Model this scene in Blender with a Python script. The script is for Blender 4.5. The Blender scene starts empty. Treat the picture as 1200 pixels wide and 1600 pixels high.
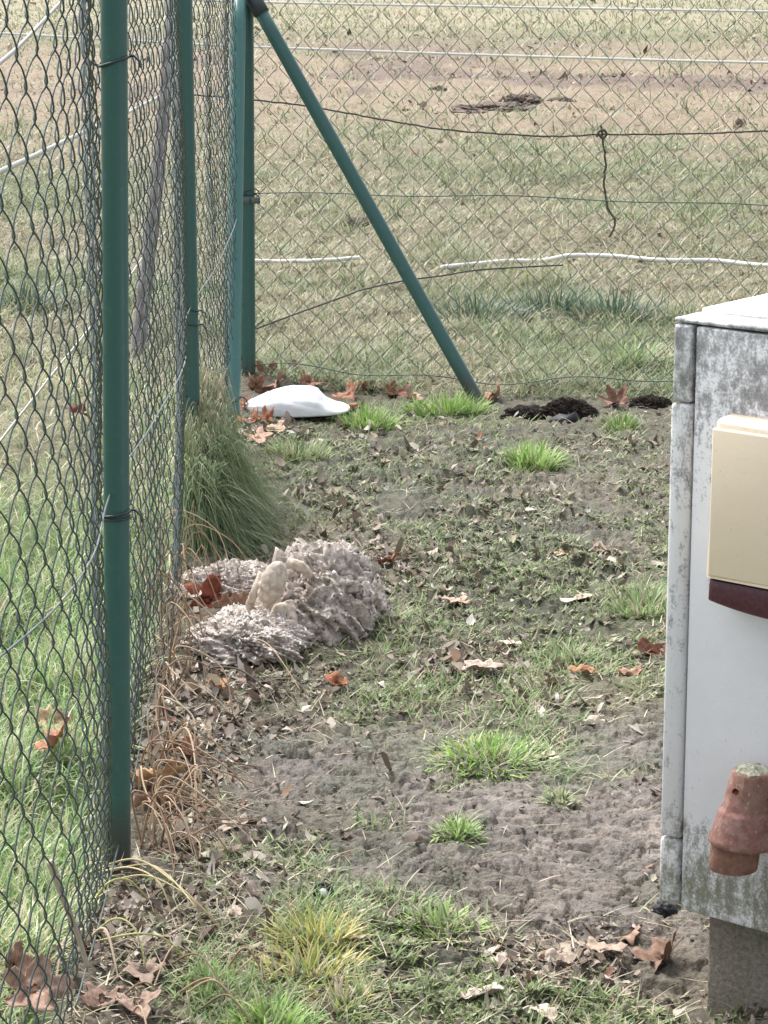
import bpy, math, random
import numpy as np
from math import radians as R, sin, cos, pi, tan
from mathutils import Vector, Matrix

random.seed(7)
rng = np.random.default_rng(11)
S = bpy.context.scene
C = S.collection

# ------------------------------------------------------------------ camera
CAM_H, PITCH, F = 1.6, R(13.2), 4100.0          # focal length in pixels of the 1200x1600 photo
cam_d = bpy.data.cameras.new("camera")
cam = bpy.data.objects.new("camera", cam_d); C.objects.link(cam)
cam.location = (0, 0, CAM_H); cam.rotation_euler = (R(90) - PITCH, 0, 0)
cam_d.sensor_fit = 'VERTICAL'; cam_d.sensor_height = 24; cam_d.sensor_width = 18
cam_d.lens = F / 1600 * 24
cam_d.clip_start = 0.05; cam_d.clip_end = 2000
S.camera = cam

# ------------------------------------------------------------------ world, sun, exposure (bright overcast day)
SUN_EL, SUN_AZ = R(56), R(-35)                   # azimuth from +Y towards +X
W = bpy.data.worlds.new("World"); S.world = W; W.use_nodes = True
nt = W.node_tree; nt.nodes.clear()
sky = nt.nodes.new('ShaderNodeTexSky'); sky.sky_type = 'NISHITA'; sky.sun_disc = False
sky.sun_elevation = SUN_EL; sky.sun_rotation = SUN_AZ
sky.air_density = 1.0; sky.dust_density = 4.0; sky.ozone_density = 1.0
hs = nt.nodes.new('ShaderNodeHueSaturation'); hs.inputs['Saturation'].default_value = 0.34
bg = nt.nodes.new('ShaderNodeBackground'); bg.inputs[1].default_value = 0.115
wo = nt.nodes.new('ShaderNodeOutputWorld')
nt.links.new(sky.outputs[0], hs.inputs['Color']); nt.links.new(hs.outputs[0], bg.inputs[0]); nt.links.new(bg.outputs[0], wo.inputs[0])
sl = bpy.data.lights.new("sun", 'SUN'); sl.energy = 1.5; sl.angle = R(24); sl.color = (1, 0.985, 0.965)
so = bpy.data.objects.new("sun", sl); C.objects.link(so)
sd = Vector((sin(SUN_AZ) * cos(SUN_EL), cos(SUN_AZ) * cos(SUN_EL), sin(SUN_EL)))
so.rotation_euler = sd.to_track_quat('Z', 'Y').to_euler()
S.view_settings.view_transform = 'Standard'; S.view_settings.look = 'None'
S.view_settings.gamma = 1; S.view_settings.exposure = 1.72

# ------------------------------------------------------------------ helpers
def ray(px, py):
    u = (px - 600) / F; v = (800 - py) / F
    return np.array([u, cos(PITCH) + v * sin(PITCH), -sin(PITCH) + v * cos(PITCH)])
def G(px, py, z=0.0):                            # a point of the photo on the level z
    d = ray(px, py); t = (z - CAM_H) / d[2]
    return np.array([d[0] * t, d[1] * t, z])
def at(px, py, Y):                               # a point of the photo at distance Y
    d = ray(px, py); t = Y / d[1]
    return np.array([d[0] * t, Y, CAM_H + d[2] * t])
def Gv(px, py):
    u = (px - 600) / F; v = (800 - py) / F
    dy = cos(PITCH) + v * sin(PITCH); dz = -sin(PITCH) + v * cos(PITCH)
    t = -CAM_H / dz
    return u * t, dy * t
def proj(x, y, z=0.0):                           # world -> pixel of the photo
    dz = z - CAM_H
    f = y * cos(PITCH) - dz * sin(PITCH); up = y * sin(PITCH) + dz * cos(PITCH)
    return 600 + F * x / f, 800 - F * up / f

def _h(ix, iy, s):
    n = (ix.astype(np.int64) * 374761393 + iy.astype(np.int64) * 668265263 + s * 974634777) & 0xFFFFFFFF
    n = ((n ^ (n >> 13)) * 1274126177) & 0xFFFFFFFF
    n = ((n ^ (n >> 16)) * 2246822519) & 0xFFFFFFFF
    return ((n ^ (n >> 15)) & 0xFFFFFF) / float(0xFFFFFF)
def vn(x, y, s=0):
    x = np.asarray(x, float); y = np.asarray(y, float)
    ix = np.floor(x); iy = np.floor(y); fx = x - ix; fy = y - iy
    fx = fx * fx * fx * (fx * (fx * 6 - 15) + 10); fy = fy * fy * fy * (fy * (fy * 6 - 15) + 10)
    a = _h(ix, iy, s); b = _h(ix + 1, iy, s); c = _h(ix, iy + 1, s); d = _h(ix + 1, iy + 1, s)
    return (a + (b - a) * fx) * (1 - fy) + (c + (d - c) * fx) * fy
def fbm(x, y, s=0, o=4, g=0.5):
    r = 0; a = 1; t = 0
    for k in range(o):
        ca, sa = cos(0.7 * k + 0.3), sin(0.7 * k + 0.3)
        r = r + a * vn((x * ca - y * sa) * 2 ** k, (x * sa + y * ca) * 2 ** k, s + k * 17); t += a; a *= g
    return r / t
def plates(x, y, s=0):
    """broken crust: uneven cells, each with its own level and tilt, and the gap between them"""
    ix = np.floor(x); iy = np.floor(y); f1 = np.full(x.shape, 9.); f2 = np.full(x.shape, 9.); h = np.zeros(x.shape)
    for dx in (-1, 0, 1):
        for dy in (-1, 0, 1):
            cx = ix + dx; cy = iy + dy
            ox = cx + _h(cx, cy, s); oy = cy + _h(cx, cy, s + 1); ddx = x - ox; ddy = y - oy
            d = ddx * ddx + ddy * ddy
            hh = (_h(cx, cy, s + 2) - .5) + (_h(cx, cy, s + 3) - .5) * 1.3 * ddx + (_h(cx, cy, s + 4) - .5) * 1.6 * ddy
            n = d < f1
            f2 = np.where(n, f1, np.minimum(f2, d)); h = np.where(n, hh, h); f1 = np.where(n, d, f1)
    return h, np.sqrt(f2) - np.sqrt(f1)
def crust(x, y):
    wx = (fbm(x * 20, y * 20, 301, 3) - .5) * .045; wy = (fbm(x * 20, y * 20, 303, 3) - .5) * .045
    h1, g1 = plates((x + wx) * 13, (y + wy) * 25, 311); h2, g2 = plates((x + wx) * 30, (y + wy) * 52, 321)
    return h1, g1, h2, g2
def sstep(a, b, x):
    t = np.clip((x - a) / (b - a), 0, 1); return t * t * (3 - 2 * t)
def blob(px, py, list_):
    m = np.zeros_like(px)
    for cx, cy, rx, ry, k in list_:
        m = np.maximum(m, k * np.exp(-(((px - cx) / rx) ** 2 + ((py - cy) / ry) ** 2)))
    return m

# fence lines on the ground
CORNER = G(387, 601); CORNER[2] = 0
BACK_DIR = np.array([1.685, -0.35]); BACK_DIR /= np.linalg.norm(BACK_DIR)
P1 = G(185, 1352); P2 = at(300, 640, 6.62); P2[2] = 0
def fence_x(y):
    return np.interp(y, [1.6, P1[1], P2[1], CORNER[1]], [-0.46, P1[0], P2[0], CORNER[0]])
def back_y(x):
    return CORNER[1] + (x - CORNER[0]) * BACK_DIR[1] / BACK_DIR[0]

# places of the yard (from the photo's ground points)
def places(lst):
    out = []
    for px, py, rx, ry, k in lst:
        c = G(px, py); sx = rx / F * np.hypot(c[1], CAM_H); sy = abs(G(px, py - ry)[1] - G(px, py + ry)[1]) / 2
        out.append((c[0], c[1], sx, sy, k))
    return out
MUD = places([(830, 1290, 290, 130, 1.0), (450, 1200, 240, 80, 1.0), (960, 1170, 130, 70, .9), (620, 1360, 200, 70, 1.), (380, 1290, 150, 60, .7), (900, 1400, 170, 60, .9), (600, 1160, 200, 60, .7)])
GREEN = places([(790, 1150, 110, 55, 1.0), (640, 1080, 200, 36, .8), (890, 1040, 90, 35, .9), (1010, 945, 60, 60, .9), (820, 1100, 120, 40, .8),
                (500, 1440, 100, 60, 1.0), (400, 1570, 110, 50, .9), (650, 1450, 110, 50, .8), (550, 1560, 120, 45, .6), (330, 1530, 60, 40, .8), (720, 1295, 34, 16, .9), (610, 1400, 60, 25, .8),
                (870, 1245, 30, 14, .8), (880, 1205, 60, 14, .7), (620, 1260, 26, 12, .6), (600, 985, 70, 50, .7), (660, 650, 130, 28, 1.0), (470, 700, 70, 30, .9), (560, 660, 50, 26, 1), (480, 1370, 50, 20, .8), (640, 730, 60, 25, .5),
                (960, 660, 40, 22, .8), (835, 715, 45, 25, .8), (590, 1280, 60, 14, .4), (960, 1215, 50, 14, .6), (330, 1250, 60, 22, .4), (700, 1220, 60, 20, .6), (1000, 1080, 60, 25, .7), (940, 1560, 90, 30, .5), (880, 900, 200, 40, .35), (560, 1110, 60, 20, .7)])
MOSS = places([(720, 740, 360, 110, .9), (560, 800, 200, 90, .6), (760, 930, 330, 110, .7), (800, 830, 270, 130, 1.0), (1000, 780, 150, 120, .8), (650, 950, 230, 80, .6), (900, 960, 170, 60, .6), (900, 1570, 260, 60, .8), (640, 1500, 180, 60, .6), (420, 1330, 150, 35, .6), (1000, 700, 140, 40, .5), (330, 1430, 140, 50, .5)])
LITTER = places([(560, 840, 120, 70, 1.0), (640, 870, 90, 50, .9), (250, 1470, 190, 110, 1.0), (180, 1580, 150, 60, 1), (290, 1180, 90, 120, .9), (1000, 1500, 140, 60, 1.0), (820, 1500, 140, 50, .7), (330, 1080, 160, 50, .9), (700, 690, 160, 30, .8), (930, 720, 120, 40, .6), (420, 690, 70, 40, .8), (900, 1080, 140, 50, .5),
                 (700, 940, 80, 40, .5), (900, 870, 70, 30, .5), (300, 1330, 110, 60, .7), (700, 1040, 120, 30, .5), (1060, 1480, 70, 60, .9), (480, 1130, 90, 30, .5), (750, 780, 250, 60, .35)])

BOX_O = at(1060, 1420, 3.70)                     # near lower left corner of the cabinet
BOX_A = R(-39)
def zones(x, y):
    mud = blob(x, y, MUD); green = blob(x, y, GREEN); moss = blob(x, y, MOSS); lit = blob(x, y, LITTER)
    wob = fbm(x * 3.2, y * 3.2, 5, 4) - 0.5
    mud = np.clip(mud * 1.2 + wob * 1.6 * sstep(.04, .4, mud) - .04, 0, 1)
    left = sstep(0.03, -0.10, x - fence_x(y) + wob * 0.06) * sstep(0.2, 0, y - CORNER[1])
    back = sstep(-0.05, 0.10, y - back_y(x) + wob * 0.12)
    out = np.clip(np.maximum(left, back), 0, 1)
    return mud, green, moss, lit, left, back, out, wob

def Hgt(x, y, fine=True):
    x = np.asarray(x, float); y = np.asarray(y, float)
    mud, green, moss, lit, left, back, out, wob = zones(x, y)
    yard = 1 - out
    near = np.exp(-np.maximum(y - 10, 0) / 14)
    z = (fbm(x * 1.3, y * 1.3, 1, 3) - .5) * 0.045 * yard
    z = z + out * ((fbm(x * 1.1, y * 1.1, 2, 4) - .5) * 0.10 * np.clip((np.abs(y - CORNER[1]) + 0.1) / 1.5, 0.15, 1) + (fbm(x * 6, y * 7, 3, 3) - .5) * .06)
    if fine:
        md = np.clip(mud * 1.3, 0, 1) * yard
        r1 = 1 - np.abs(2 * fbm(x * 15, y * 18, 31, 4, .6) - 1)
        r2 = 1 - np.abs(2 * fbm(x * 42, y * 36, 37, 3, .55) - 1)
        z = z + yard * (0.0075 - .005 * md) * (r1 - .6) * 2.0 + yard * (.0050 - .0032 * md) * (r2 - .6)
        z = z + yard * np.maximum(moss, .35 * lit) * (1 - md) * (fbm(x * 16, y * 24, 41, 4, .6) - .5) * .045
        f3 = fbm(x * 95, y * 80, 45, 2); z = z + yard * (f3 - .5) * (.005 - .002 * md)
        ck = np.abs(2 * fbm(x * 9 + .5 * r1, y * 17, 47, 4, .62) - 1); z = z - md * .011 * sstep(.10, .0, ck)
        h1, g1, h2, g2 = crust(x, y); ms = np.clip(np.maximum(moss, .5 * lit), 0, 1) * (1 - md); lm = .55 + .9 * fbm(x * 3, y * 3, 331, 2)
        z = z + yard * lm * ((.0052 * md + .016 * ms + .003) * h1 + (.0034 * md + .006 * ms + .0015) * h2)
        z = z - yard * lm * ((.0095 * md + .010 * ms) * sstep(.12, .0, g1) + .0025 * (md + .6 * ms) * sstep(.16, .0, g2))
        # broken crust: steps
        st = fbm(x * 6, y * 5, 51, 4); z = z + md * (sstep(.46, .51, st) - .5) * .007 + md * (sstep(.57, .61, st)) * .005
    # hollow under the overhanging cabinet
    bx, by = G(1075, 1525)[:2]
    z = z - 0.055 * np.exp(-((x - bx) / .10) ** 2 - ((y - by) / .16) ** 2)
    # bank along the left fence and mounds
    z = z + 0.03 * (1 - .95 * np.exp(-((y - P1[1]) / .3) ** 2)) * np.exp(-((x - fence_x(y) - .03) / .12) ** 2) * sstep(2.5, 3.3, y) * (0.4 + fbm(x * 4, y * 4, 61, 2)) * (y < CORNER[1])
    mx, my = G(440, 985)[:2]
    z = z + 0.035 * np.exp(-((x - mx) / .22) ** 2 - ((y - my) / .35) ** 2)
    # clump edge in the foreground and tread marks in the mud
    tx, ty = G(725, 1385)[:2]
    w = np.exp(-(((x - tx) / .075) ** 4 + ((y - ty) / .14) ** 4))
    z = z + w * .004 * np.sin(y * 2 * pi / .034 + 6 * vn(x * 8, y * 8, 9)) * (0.6 + 0.4 * np.sin(x * 2 * pi / .05))
    return z
def on(px, py):                                  # a ground point including the relief
    p = G(px, py)
    for _ in range(3):
        p = G(px, py, float(Hgt(p[0], p[1])))
    return p

def mesh_np(name, V, quads=None, tris=None, col=None, smooth=True):
    me = bpy.data.meshes.new(name)
    V = np.asarray(V, np.float32)
    q = np.asarray(quads if quads is not None else np.zeros((0, 4)), np.int32).reshape(-1, 4)
    t = np.asarray(tris if tris is not None else np.zeros((0, 3)), np.int32).reshape(-1, 3)
    me.vertices.add(len(V)); me.vertices.foreach_set('co', V.ravel())
    nl = q.size + t.size; me.loops.add(nl)
    me.loops.foreach_set('vertex_index', np.concatenate([q.ravel(), t.ravel()]))
    me.polygons.add(len(q) + len(t))
    ls = np.concatenate([np.arange(len(q)) * 4, q.size + np.arange(len(t)) * 3]).astype(np.int32)
    me.polygons.foreach_set('loop_start', ls)
    if smooth: me.polygons.foreach_set('use_smooth', np.ones(len(q) + len(t), bool))
    me.update(calc_edges=True)
    if col is not None:
        a = me.color_attributes.new('Col', 'FLOAT_COLOR', 'POINT')
        c = np.ones((len(V), 4), np.float32); c[:, :col.shape[1]] = col
        a.data.foreach_set('color', c.ravel())
    return me
def obj(name, me, mat, parent=None, loc=None, **props):
    o = bpy.data.objects.new(name, me); C.objects.link(o)
    if mat is not None and me is not None:
        for m in (mat if isinstance(mat, (list, tuple)) else [mat]): me.materials.append(m)
    if parent is not None: o.parent = parent
    if loc is not None: o.location = loc
    for k, v in props.items(): o[k] = v
    return o
def empty(name, loc, label, category, rz=0, group=None):
    o = bpy.data.objects.new(name, None); C.objects.link(o)
    o.empty_display_size = .1
    o.location = loc; o.rotation_euler = (0, 0, rz); o['label'] = label; o['category'] = category
    if group: o['group'] = group
    return o

class MB:
    def __init__(s): s.v = []; s.q = []; s.t = []; s.c = []; s.n = 0
    def add(s, V, q=None, t=None, col=None):
        V = np.asarray(V, float)
        if q is not None and len(q): s.q.append(np.asarray(q) + s.n)
        if t is not None and len(t): s.t.append(np.asarray(t) + s.n)
        s.v.append(V); s.n += len(V)
        s.c.append(np.tile(np.array(col if col is not None else (1, 1, 1), float), (len(V), 1)) if np.ndim(col) < 2 else col)
    def mesh(s, name, smooth=True):
        return mesh_np(name, np.concatenate(s.v), np.concatenate(s.q) if s.q else None, np.concatenate(s.t) if s.t else None, np.concatenate(s.c), smooth)
    def tube(s, P, r, n=8, col=None, caps=True):
        P = np.asarray(P, float); m = len(P); r = np.broadcast_to(np.asarray(r, float), (m,))
        T = np.gradient(P, axis=0); T /= np.linalg.norm(T, axis=1)[:, None] + 1e-12
        ref = np.array([0, 0, 1.]) if abs(T[:, 2]).mean() < .9 else np.array([1., 0, 0])
        N = np.cross(T, ref); N /= np.linalg.norm(N, axis=1)[:, None] + 1e-12; B = np.cross(T, N)
        a = np.arange(n) * 2 * pi / n
        V = P[:, None, :] + r[:, None, None] * (np.cos(a)[None, :, None] * N[:, None, :] + np.sin(a)[None, :, None] * B[:, None, :])
        i = np.arange(m - 1)[:, None] * n; k = np.arange(n)[None, :]; k2 = (k + 1) % n
        q = np.stack([i + k, i + k2, i + n + k2, i + n + k], -1).reshape(-1, 4)
        V = V.reshape(-1, 3); t = []
        if caps:
            V = np.vstack([V, P[0], P[-1]]); b = m * n
            for j in range(n):
                t.append((b, (j + 1) % n, j)); t.append((b + 1, (m - 1) * n + j, (m - 1) * n + (j + 1) % n))
        s.add(V, q, t, col)
    def box(s, x0, x1, y0, y1, z0, z1, col=None):
        V = [(x, y, z) for z in (z0, z1) for y in (y0, y1) for x in (x0, x1)]
        s.add(V, [(0, 2, 3, 1), (4, 5, 7, 6), (0, 1, 5, 4), (2, 6, 7, 3), (0, 4, 6, 2), (1, 3, 7, 5)], None, col)
    def lathe(s, prof, n=24, c=(0, 0, 0), col=None, rot=0):
        prof = np.asarray(prof, float); m = len(prof); a = np.arange(n) * 2 * pi / n + rot
        V = np.stack([c[0] + prof[:, 0][:, None] * np.cos(a), c[1] + prof[:, 0][:, None] * np.sin(a), c[2] + np.repeat(prof[:, 1][:, None], n, 1)], -1).reshape(-1, 3)
        i = np.arange(m - 1)[:, None] * n; k = np.arange(n)[None, :]; k2 = (k + 1) % n
        s.add(V, np.stack([i + k, i + k2, i + n + k2, i + n + k], -1).reshape(-1, 4), None, col)

def bevel(o, w, seg=2):
    b = o.modifiers.new('bevel', 'BEVEL'); b.width = w; b.segments = seg; b.limit_method = 'ANGLE'; b.angle_limit = R(35)

# ------------------------------------------------------------------ materials
def mat(name, rough=.8, spec=.3):
    m = bpy.data.materials.new(name); m.use_nodes = True
    b = m.node_tree.nodes['Principled BSDF']; b.inputs['Roughness'].default_value = rough
    b.inputs['Specular IOR Level'].default_value = spec
    return m, m.node_tree, b
def N(nt, t, **kw):
    n = nt.nodes.new(t)
    for k, v in kw.items():
        if k in n.inputs: n.inputs[k].default_value = v
        else: setattr(n, k, v)
    return n
def noise(nt, scale, detail=4, rough=.55, coord='Object'):
    tc = N(nt, 'ShaderNodeTexCoord'); n = N(nt, 'ShaderNodeTexNoise', Scale=scale, Detail=detail, Roughness=rough)
    nt.links.new(tc.outputs[coord], n.inputs['Vector']); return n
def ramp(nt, src, stops):
    r = N(nt, 'ShaderNodeValToRGB'); e = r.color_ramp.elements
    while len(e) < len(stops): e.new(.5)
    for i, (p, c) in enumerate(stops):
        e[i].position = p; e[i].color = (*c, 1) if len(c) == 3 else c
    nt.links.new(src, r.inputs[0]); return r
def mix(nt, fac, a, b, mode='MIX'):
    m = N(nt, 'ShaderNodeMix', data_type='RGBA', blend_type=mode)
    for sock, v in ((m.inputs[0], fac), (m.inputs[6], a), (m.inputs[7], b)):
        if isinstance(v, (int, float)): sock.default_value = v
        elif isinstance(v, tuple): sock.default_value = (*v, 1)
        else: nt.links.new(v, sock)
    return m.outputs[2]
def bump(nt, b, src, dist, strength=1.0):
    n = N(nt, 'ShaderNodeBump', Distance=dist, Strength=strength); nt.links.new(src, n.inputs['Height']); nt.links.new(n.outputs[0], b.inputs['Normal'])

def plant_mat(name, trans=.3, rough=.6):
    m, nt, b = mat(name, rough, .25)
    a = N(nt, 'ShaderNodeVertexColor', layer_name='Col')
    nt.links.new(a.outputs[0], b.inputs['Base Color'])
    if trans:
        t = N(nt, 'ShaderNodeBsdfTranslucent'); nt.links.new(a.outputs[0], t.inputs[0])
        mx = N(nt, 'ShaderNodeMixShader'); mx.inputs[0].default_value = trans
        out = nt.nodes['Material Output']
        nt.links.new(b.outputs[0], mx.inputs[1]); nt.links.new(t.outputs[0], mx.inputs[2]); nt.links.new(mx.outputs[0], out.inputs[0])
    return m
M_grass = plant_mat('grass_blade', .3, .5)
M_dry = plant_mat('dry_stem', .1, .75)
M_litter = plant_mat('litter_flake', .08, .85)

m, nt, b = mat('dead_leaf', .75, .2); M_leaf = m
a = N(nt, 'ShaderNodeVertexColor', layer_name='Col'); n1 = noise(nt, 90, 5)
nt.links.new(mix(nt, 1.0, a.outputs[0], ramp(nt, n1.outputs[0], [(.3, (.55, .52, .5)), (.7, (1.25, 1.2, 1.15))]).outputs[0], 'MULTIPLY'), b.inputs['Base Color'])
bump(nt, b, n1.outputs[0], .002, .6)

m, nt, b = mat('ground_soil', .85, .3); M_ground = m
a = N(nt, 'ShaderNodeVertexColor', layer_name='Col')
n1 = noise(nt, 38, 8, .65); n2 = noise(nt, 160, 6, .6); n3 = noise(nt, 7, 5, .6)
c = mix(nt, 1.0, a.outputs[0], ramp(nt, n1.outputs[0], [(.28, (.58, .57, .56)), (.5, (1, 1, 1)), (.74, (1.4, 1.38, 1.33))]).outputs[0], 'MULTIPLY')
c = mix(nt, 1.0, c, ramp(nt, n2.outputs[0], [(.3, (.75, .75, .75)), (.7, (1.25, 1.25, 1.22))]).outputs[0], 'MULTIPLY')
c = mix(nt, 1.0, c, ramp(nt, n3.outputs[0], [(.3, (.86, .88, .9)), (.7, (1.12, 1.1, 1.06))]).outputs[0], 'MULTIPLY')
nt.links.new(c, b.inputs['Base Color'])
mr = N(nt, 'ShaderNodeMapRange'); nt.links.new(a.outputs[1], mr.inputs[0]); mr.inputs[3].default_value = .9; mr.inputs[4].default_value = .46
nt.links.new(mr.outputs[0], b.inputs['Roughness'])
ad = N(nt, 'ShaderNodeMath', operation='MULTIPLY_ADD'); nt.links.new(n2.outputs[0], ad.inputs[0]); ad.inputs[1].default_value = .4; nt.links.new(n1.outputs[0], ad.inputs[2])
bump(nt, b, ad.outputs[0], .016, .9)

def paint(name, base, rough, grime=(.05, .06, .05), low=.0):
    m, nt, b = mat(name, rough, .5)
    n1 = noise(nt, 60, 5, .7); n2 = noise(nt, 400, 3)
    f = ramp(nt, n1.outputs[0], [(.58, (0, 0, 0)), (.72, (.5, .5, .5))])
    c = mix(nt, f.outputs[0], base, tuple(min(1, v * 1.6 + .01) for v in base))
    if low:                                       # soil splashed on the lowest part
        tc = N(nt, 'ShaderNodeTexCoord'); sp = N(nt, 'ShaderNodeSeparateXYZ'); nt.links.new(tc.outputs['Object'], sp.inputs[0])
        mr = N(nt, 'ShaderNodeMapRange'); nt.links.new(sp.outputs[2], mr.inputs[0]); mr.inputs[1].default_value = low - .2; mr.inputs[2].default_value = low
        mr.inputs[3].default_value = .75; mr.inputs[4].default_value = .0
        ml = N(nt, 'ShaderNodeMath', operation='MULTIPLY_ADD'); nt.links.new(n2.outputs[0], ml.inputs[0]); ml.inputs[1].default_value = .9; nt.links.new(mr.outputs[0], ml.inputs[2])
        r2 = ramp(nt, ml.outputs[0], [(.62, (0, 0, 0)), (.85, (.85, .85, .85))])
        c = mix(nt, r2.outputs[0], c, grime)
    nt.links.new(c, b.inputs['Base Color']); bump(nt, b, n1.outputs[0], .0006, .5)
    return m
M_post = paint('green_post_paint', (.031, .098, .088), .42, (.05, .05, .045), .40)
M_brace = paint('green_brace_paint', (.031, .098, .088), .42, (.05, .05, .045), .24)
M_post_pale = paint('faded_green_paint', (.05, .15, .135), .38)
M_wire = paint('green_wire_coating', (.048, .068, .065), .38)
M_tie = paint('dark_tie_wire', (.02, .035, .035), .4)
M_cap = paint('grey_plastic_cap', (.035, .045, .05), .5)
M_galv = paint('grey_wire', (.09, .115, .115), .45)
M_rust = paint('rusted_wire', (.05, .042, .036), .8)
M_tape = paint('white_tape', (.62, .61, .57), .7)

m, nt, b = mat('weathered_wood', .9, .1); M_wood = m
n1 = noise(nt, 30, 6); nt.links.new(ramp(nt, n1.outputs[0], [(.3, (.17, .145, .15)), (.7, (.33, .295, .30))]).outputs[0], b.inputs['Base Color']); bump(nt, b, n1.outputs[0], .004)

m, nt, b = mat('brown_clay', .85, .2); M_clay2 = m
n1 = noise(nt, 50, 7, .7); n2 = noise(nt, 170, 5, .7)
c = ramp(nt, n1.outputs[0], [(.3, (.13, .07, .045)), (.5, (.22, .115, .085)), (.7, (.30, .19, .14))]).outputs[0]
c = mix(nt, ramp(nt, n2.outputs[0], [(.64, (0, 0, 0)), (.72, (.8, .8, .8))]).outputs[0], c, (.42, .40, .32))
nt.links.new(c, b.inputs['Base Color']); bump(nt, b, n1.outputs[0], .002)
# cabinet: pale cement sheet with grey-black lichen towards the top, the foot and the corner strip
def cabinet_mat(name, base, edge, corner=0.0, green=True):
    m, nt, b = mat(name, .75, .25)
    tc = N(nt, 'ShaderNodeTexCoord'); sp = N(nt, 'ShaderNodeSeparateXYZ'); nt.links.new(tc.outputs['Object'], sp.inputs[0])
    cr = N(nt, 'ShaderNodeFloatCurve') if False else None
    # amount of growth over the height 0 .. 0.92
    mr = N(nt, 'ShaderNodeMapRange'); nt.links.new(sp.outputs[2], mr.inputs[0]); mr.inputs[1].default_value = .0; mr.inputs[2].default_value = .92
    am = ramp(nt, mr.outputs[0], edge)
    n1 = noise(nt, 62, 10, .74); n2 = noise(nt, 14, 5, .6)
    mp = N(nt, 'ShaderNodeMapping'); mp.inputs['Scale'].default_value = (1, 1, .55); nt.links.new(tc.outputs['Object'], mp.inputs[0]); nt.links.new(mp.outputs[0], n1.inputs[0])
    n3 = noise(nt, 240, 4, .6)
    s1 = N(nt, 'ShaderNodeMath', operation='MULTIPLY_ADD'); nt.links.new(n2.outputs[0], s1.inputs[0]); s1.inputs[1].default_value = .45; nt.links.new(n1.outputs[0], s1.inputs[2])
    s0 = N(nt, 'ShaderNodeMath', operation='MULTIPLY_ADD'); nt.links.new(n3.outputs[0], s0.inputs[0]); s0.inputs[1].default_value = .55; nt.links.new(s1.outputs[0], s0.inputs[2])
    sA = N(nt, 'ShaderNodeMath', operation='ADD'); nt.links.new(s0.outputs[0], sA.inputs[0]); sA.inputs[1].default_value = -.265
    s2 = N(nt, 'ShaderNodeMath', operation='ADD'); nt.links.new(sA.outputs[0], s2.inputs[0]); nt.links.new(am.outputs[0], s2.inputs[1])
    f = ramp(nt, s2.outputs[0], [(.93, (0, 0, 0)), (1.0, (1, 1, 1))])
    # ramp inputs clamp at 1, so bring the sum down
    s3 = N(nt, 'ShaderNodeMath', operation='MULTIPLY'); nt.links.new(s2.outputs[0], s3.inputs[0]); s3.inputs[1].default_value = .6
    f = ramp(nt, s3.outputs[0], [(.555, (0, 0, 0)), (.60, (.45, .45, .45)), (.67, (.95, .95, .95))])
    dark = ramp(nt, n3.outputs[0], [(.35, (.10, .10, .098)), (.7, (.30, .30, .30))])
    dk = dark.outputs[0]
    if green:
        g = ramp(nt, mr.outputs[0], [(.18, (1, 1, 1)), (.36, (.0, .0, .0))])
        dk = mix(nt, g.outputs[0], dk, ramp(nt, n3.outputs[0], [(.3, (.08, .085, .055)), (.7, (.27, .27, .2))]).outputs[0])
    bs = ramp(nt, n2.outputs[0], [(.3, tuple(v * .93 for v in base)), (.7, base)])
    nt.links.new(mix(nt, f.outputs[0], bs.outputs[0], dk), b.inputs['Base Color'])
    bump(nt, b, s2.outputs[0], .0012, .35)
    return m
g = lambda v: (v, v, v)
M_cab = cabinet_mat('cement_panel', (.70, .70, .73), [(0, g(.35)), (.15, g(.34)), (.23, g(.28)), (.36, g(.07)), (.74, g(.02)), (.85, g(.17)), (.97, g(.25)), (1, g(.31))])
M_strip = cabinet_mat('corner_strip', (.66, .66, .67), [(0, g(.30)), (.22, g(.26)), (.34, g(.12)), (.55, g(.13)), (.75, g(.16)), (.86, g(.23)), (1, g(.28))])
M_lid = cabinet_mat('lid', (.82, .82, .82), [(0, g(.0)), (.97, g(.06)), (.99, g(.12)), (1, g(.12))], green=False)
m, nt, b = mat('dark_gap', .9, .1); M_gap = m; b.inputs['Base Color'].default_value = (.02, .02, .02, 1)
m, nt, b = mat('rough_concrete', .95, .1); M_conc = m
n1 = noise(nt, 120, 8, .7); n2 = noise(nt, 9, 4)
nt.links.new(mix(nt, 1.0, ramp(nt, n1.outputs[0], [(.3, (.13, .115, .10)), (.7, (.36, .32, .29))]).outputs[0], ramp(nt, n2.outputs[0], [(.3, (.8, .85, .75)), (.7, (1.1, 1.05, 1))]).outputs[0], 'MULTIPLY'), b.inputs['Base Color']); bump(nt, b, n1.outputs[0], .008)
m, nt, b = mat('cream_plastic', .5, .4); M_cream = m
n1 = noise(nt, 35, 6, .65); n2 = noise(nt, 260, 2)
c = mix(nt, ramp(nt, n1.outputs[0], [(.62, g(0)), (.8, g(.35))]).outputs[0], (.74, .62, .475), (.46, .40, .31))
c = mix(nt, ramp(nt, n2.outputs[0], [(.70, g(0)), (.76, g(.6))]).outputs[0], c, (.3, .26, .2))
nt.links.new(c, b.inputs['Base Color']); bump(nt, b, n1.outputs[0], .0006)
m, nt, b = mat('maroon_plastic', .38, .45); M_maroon = m
n1 = noise(nt, 200, 4); nt.links.new(ramp(nt, n1.outputs[0], [(.4, (.05, .008, .016)), (.72, (.085, .02, .03)), (.8, (.2, .12, .12))]).outputs[0], b.inputs['Base Color'])
m, nt, b = mat('red_clay', .8, .2); M_clay = m
n1 = noise(nt, 45, 7, .7); n2 = noise(nt, 190, 5, .7); n3 = noise(nt, 12, 3)
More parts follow.
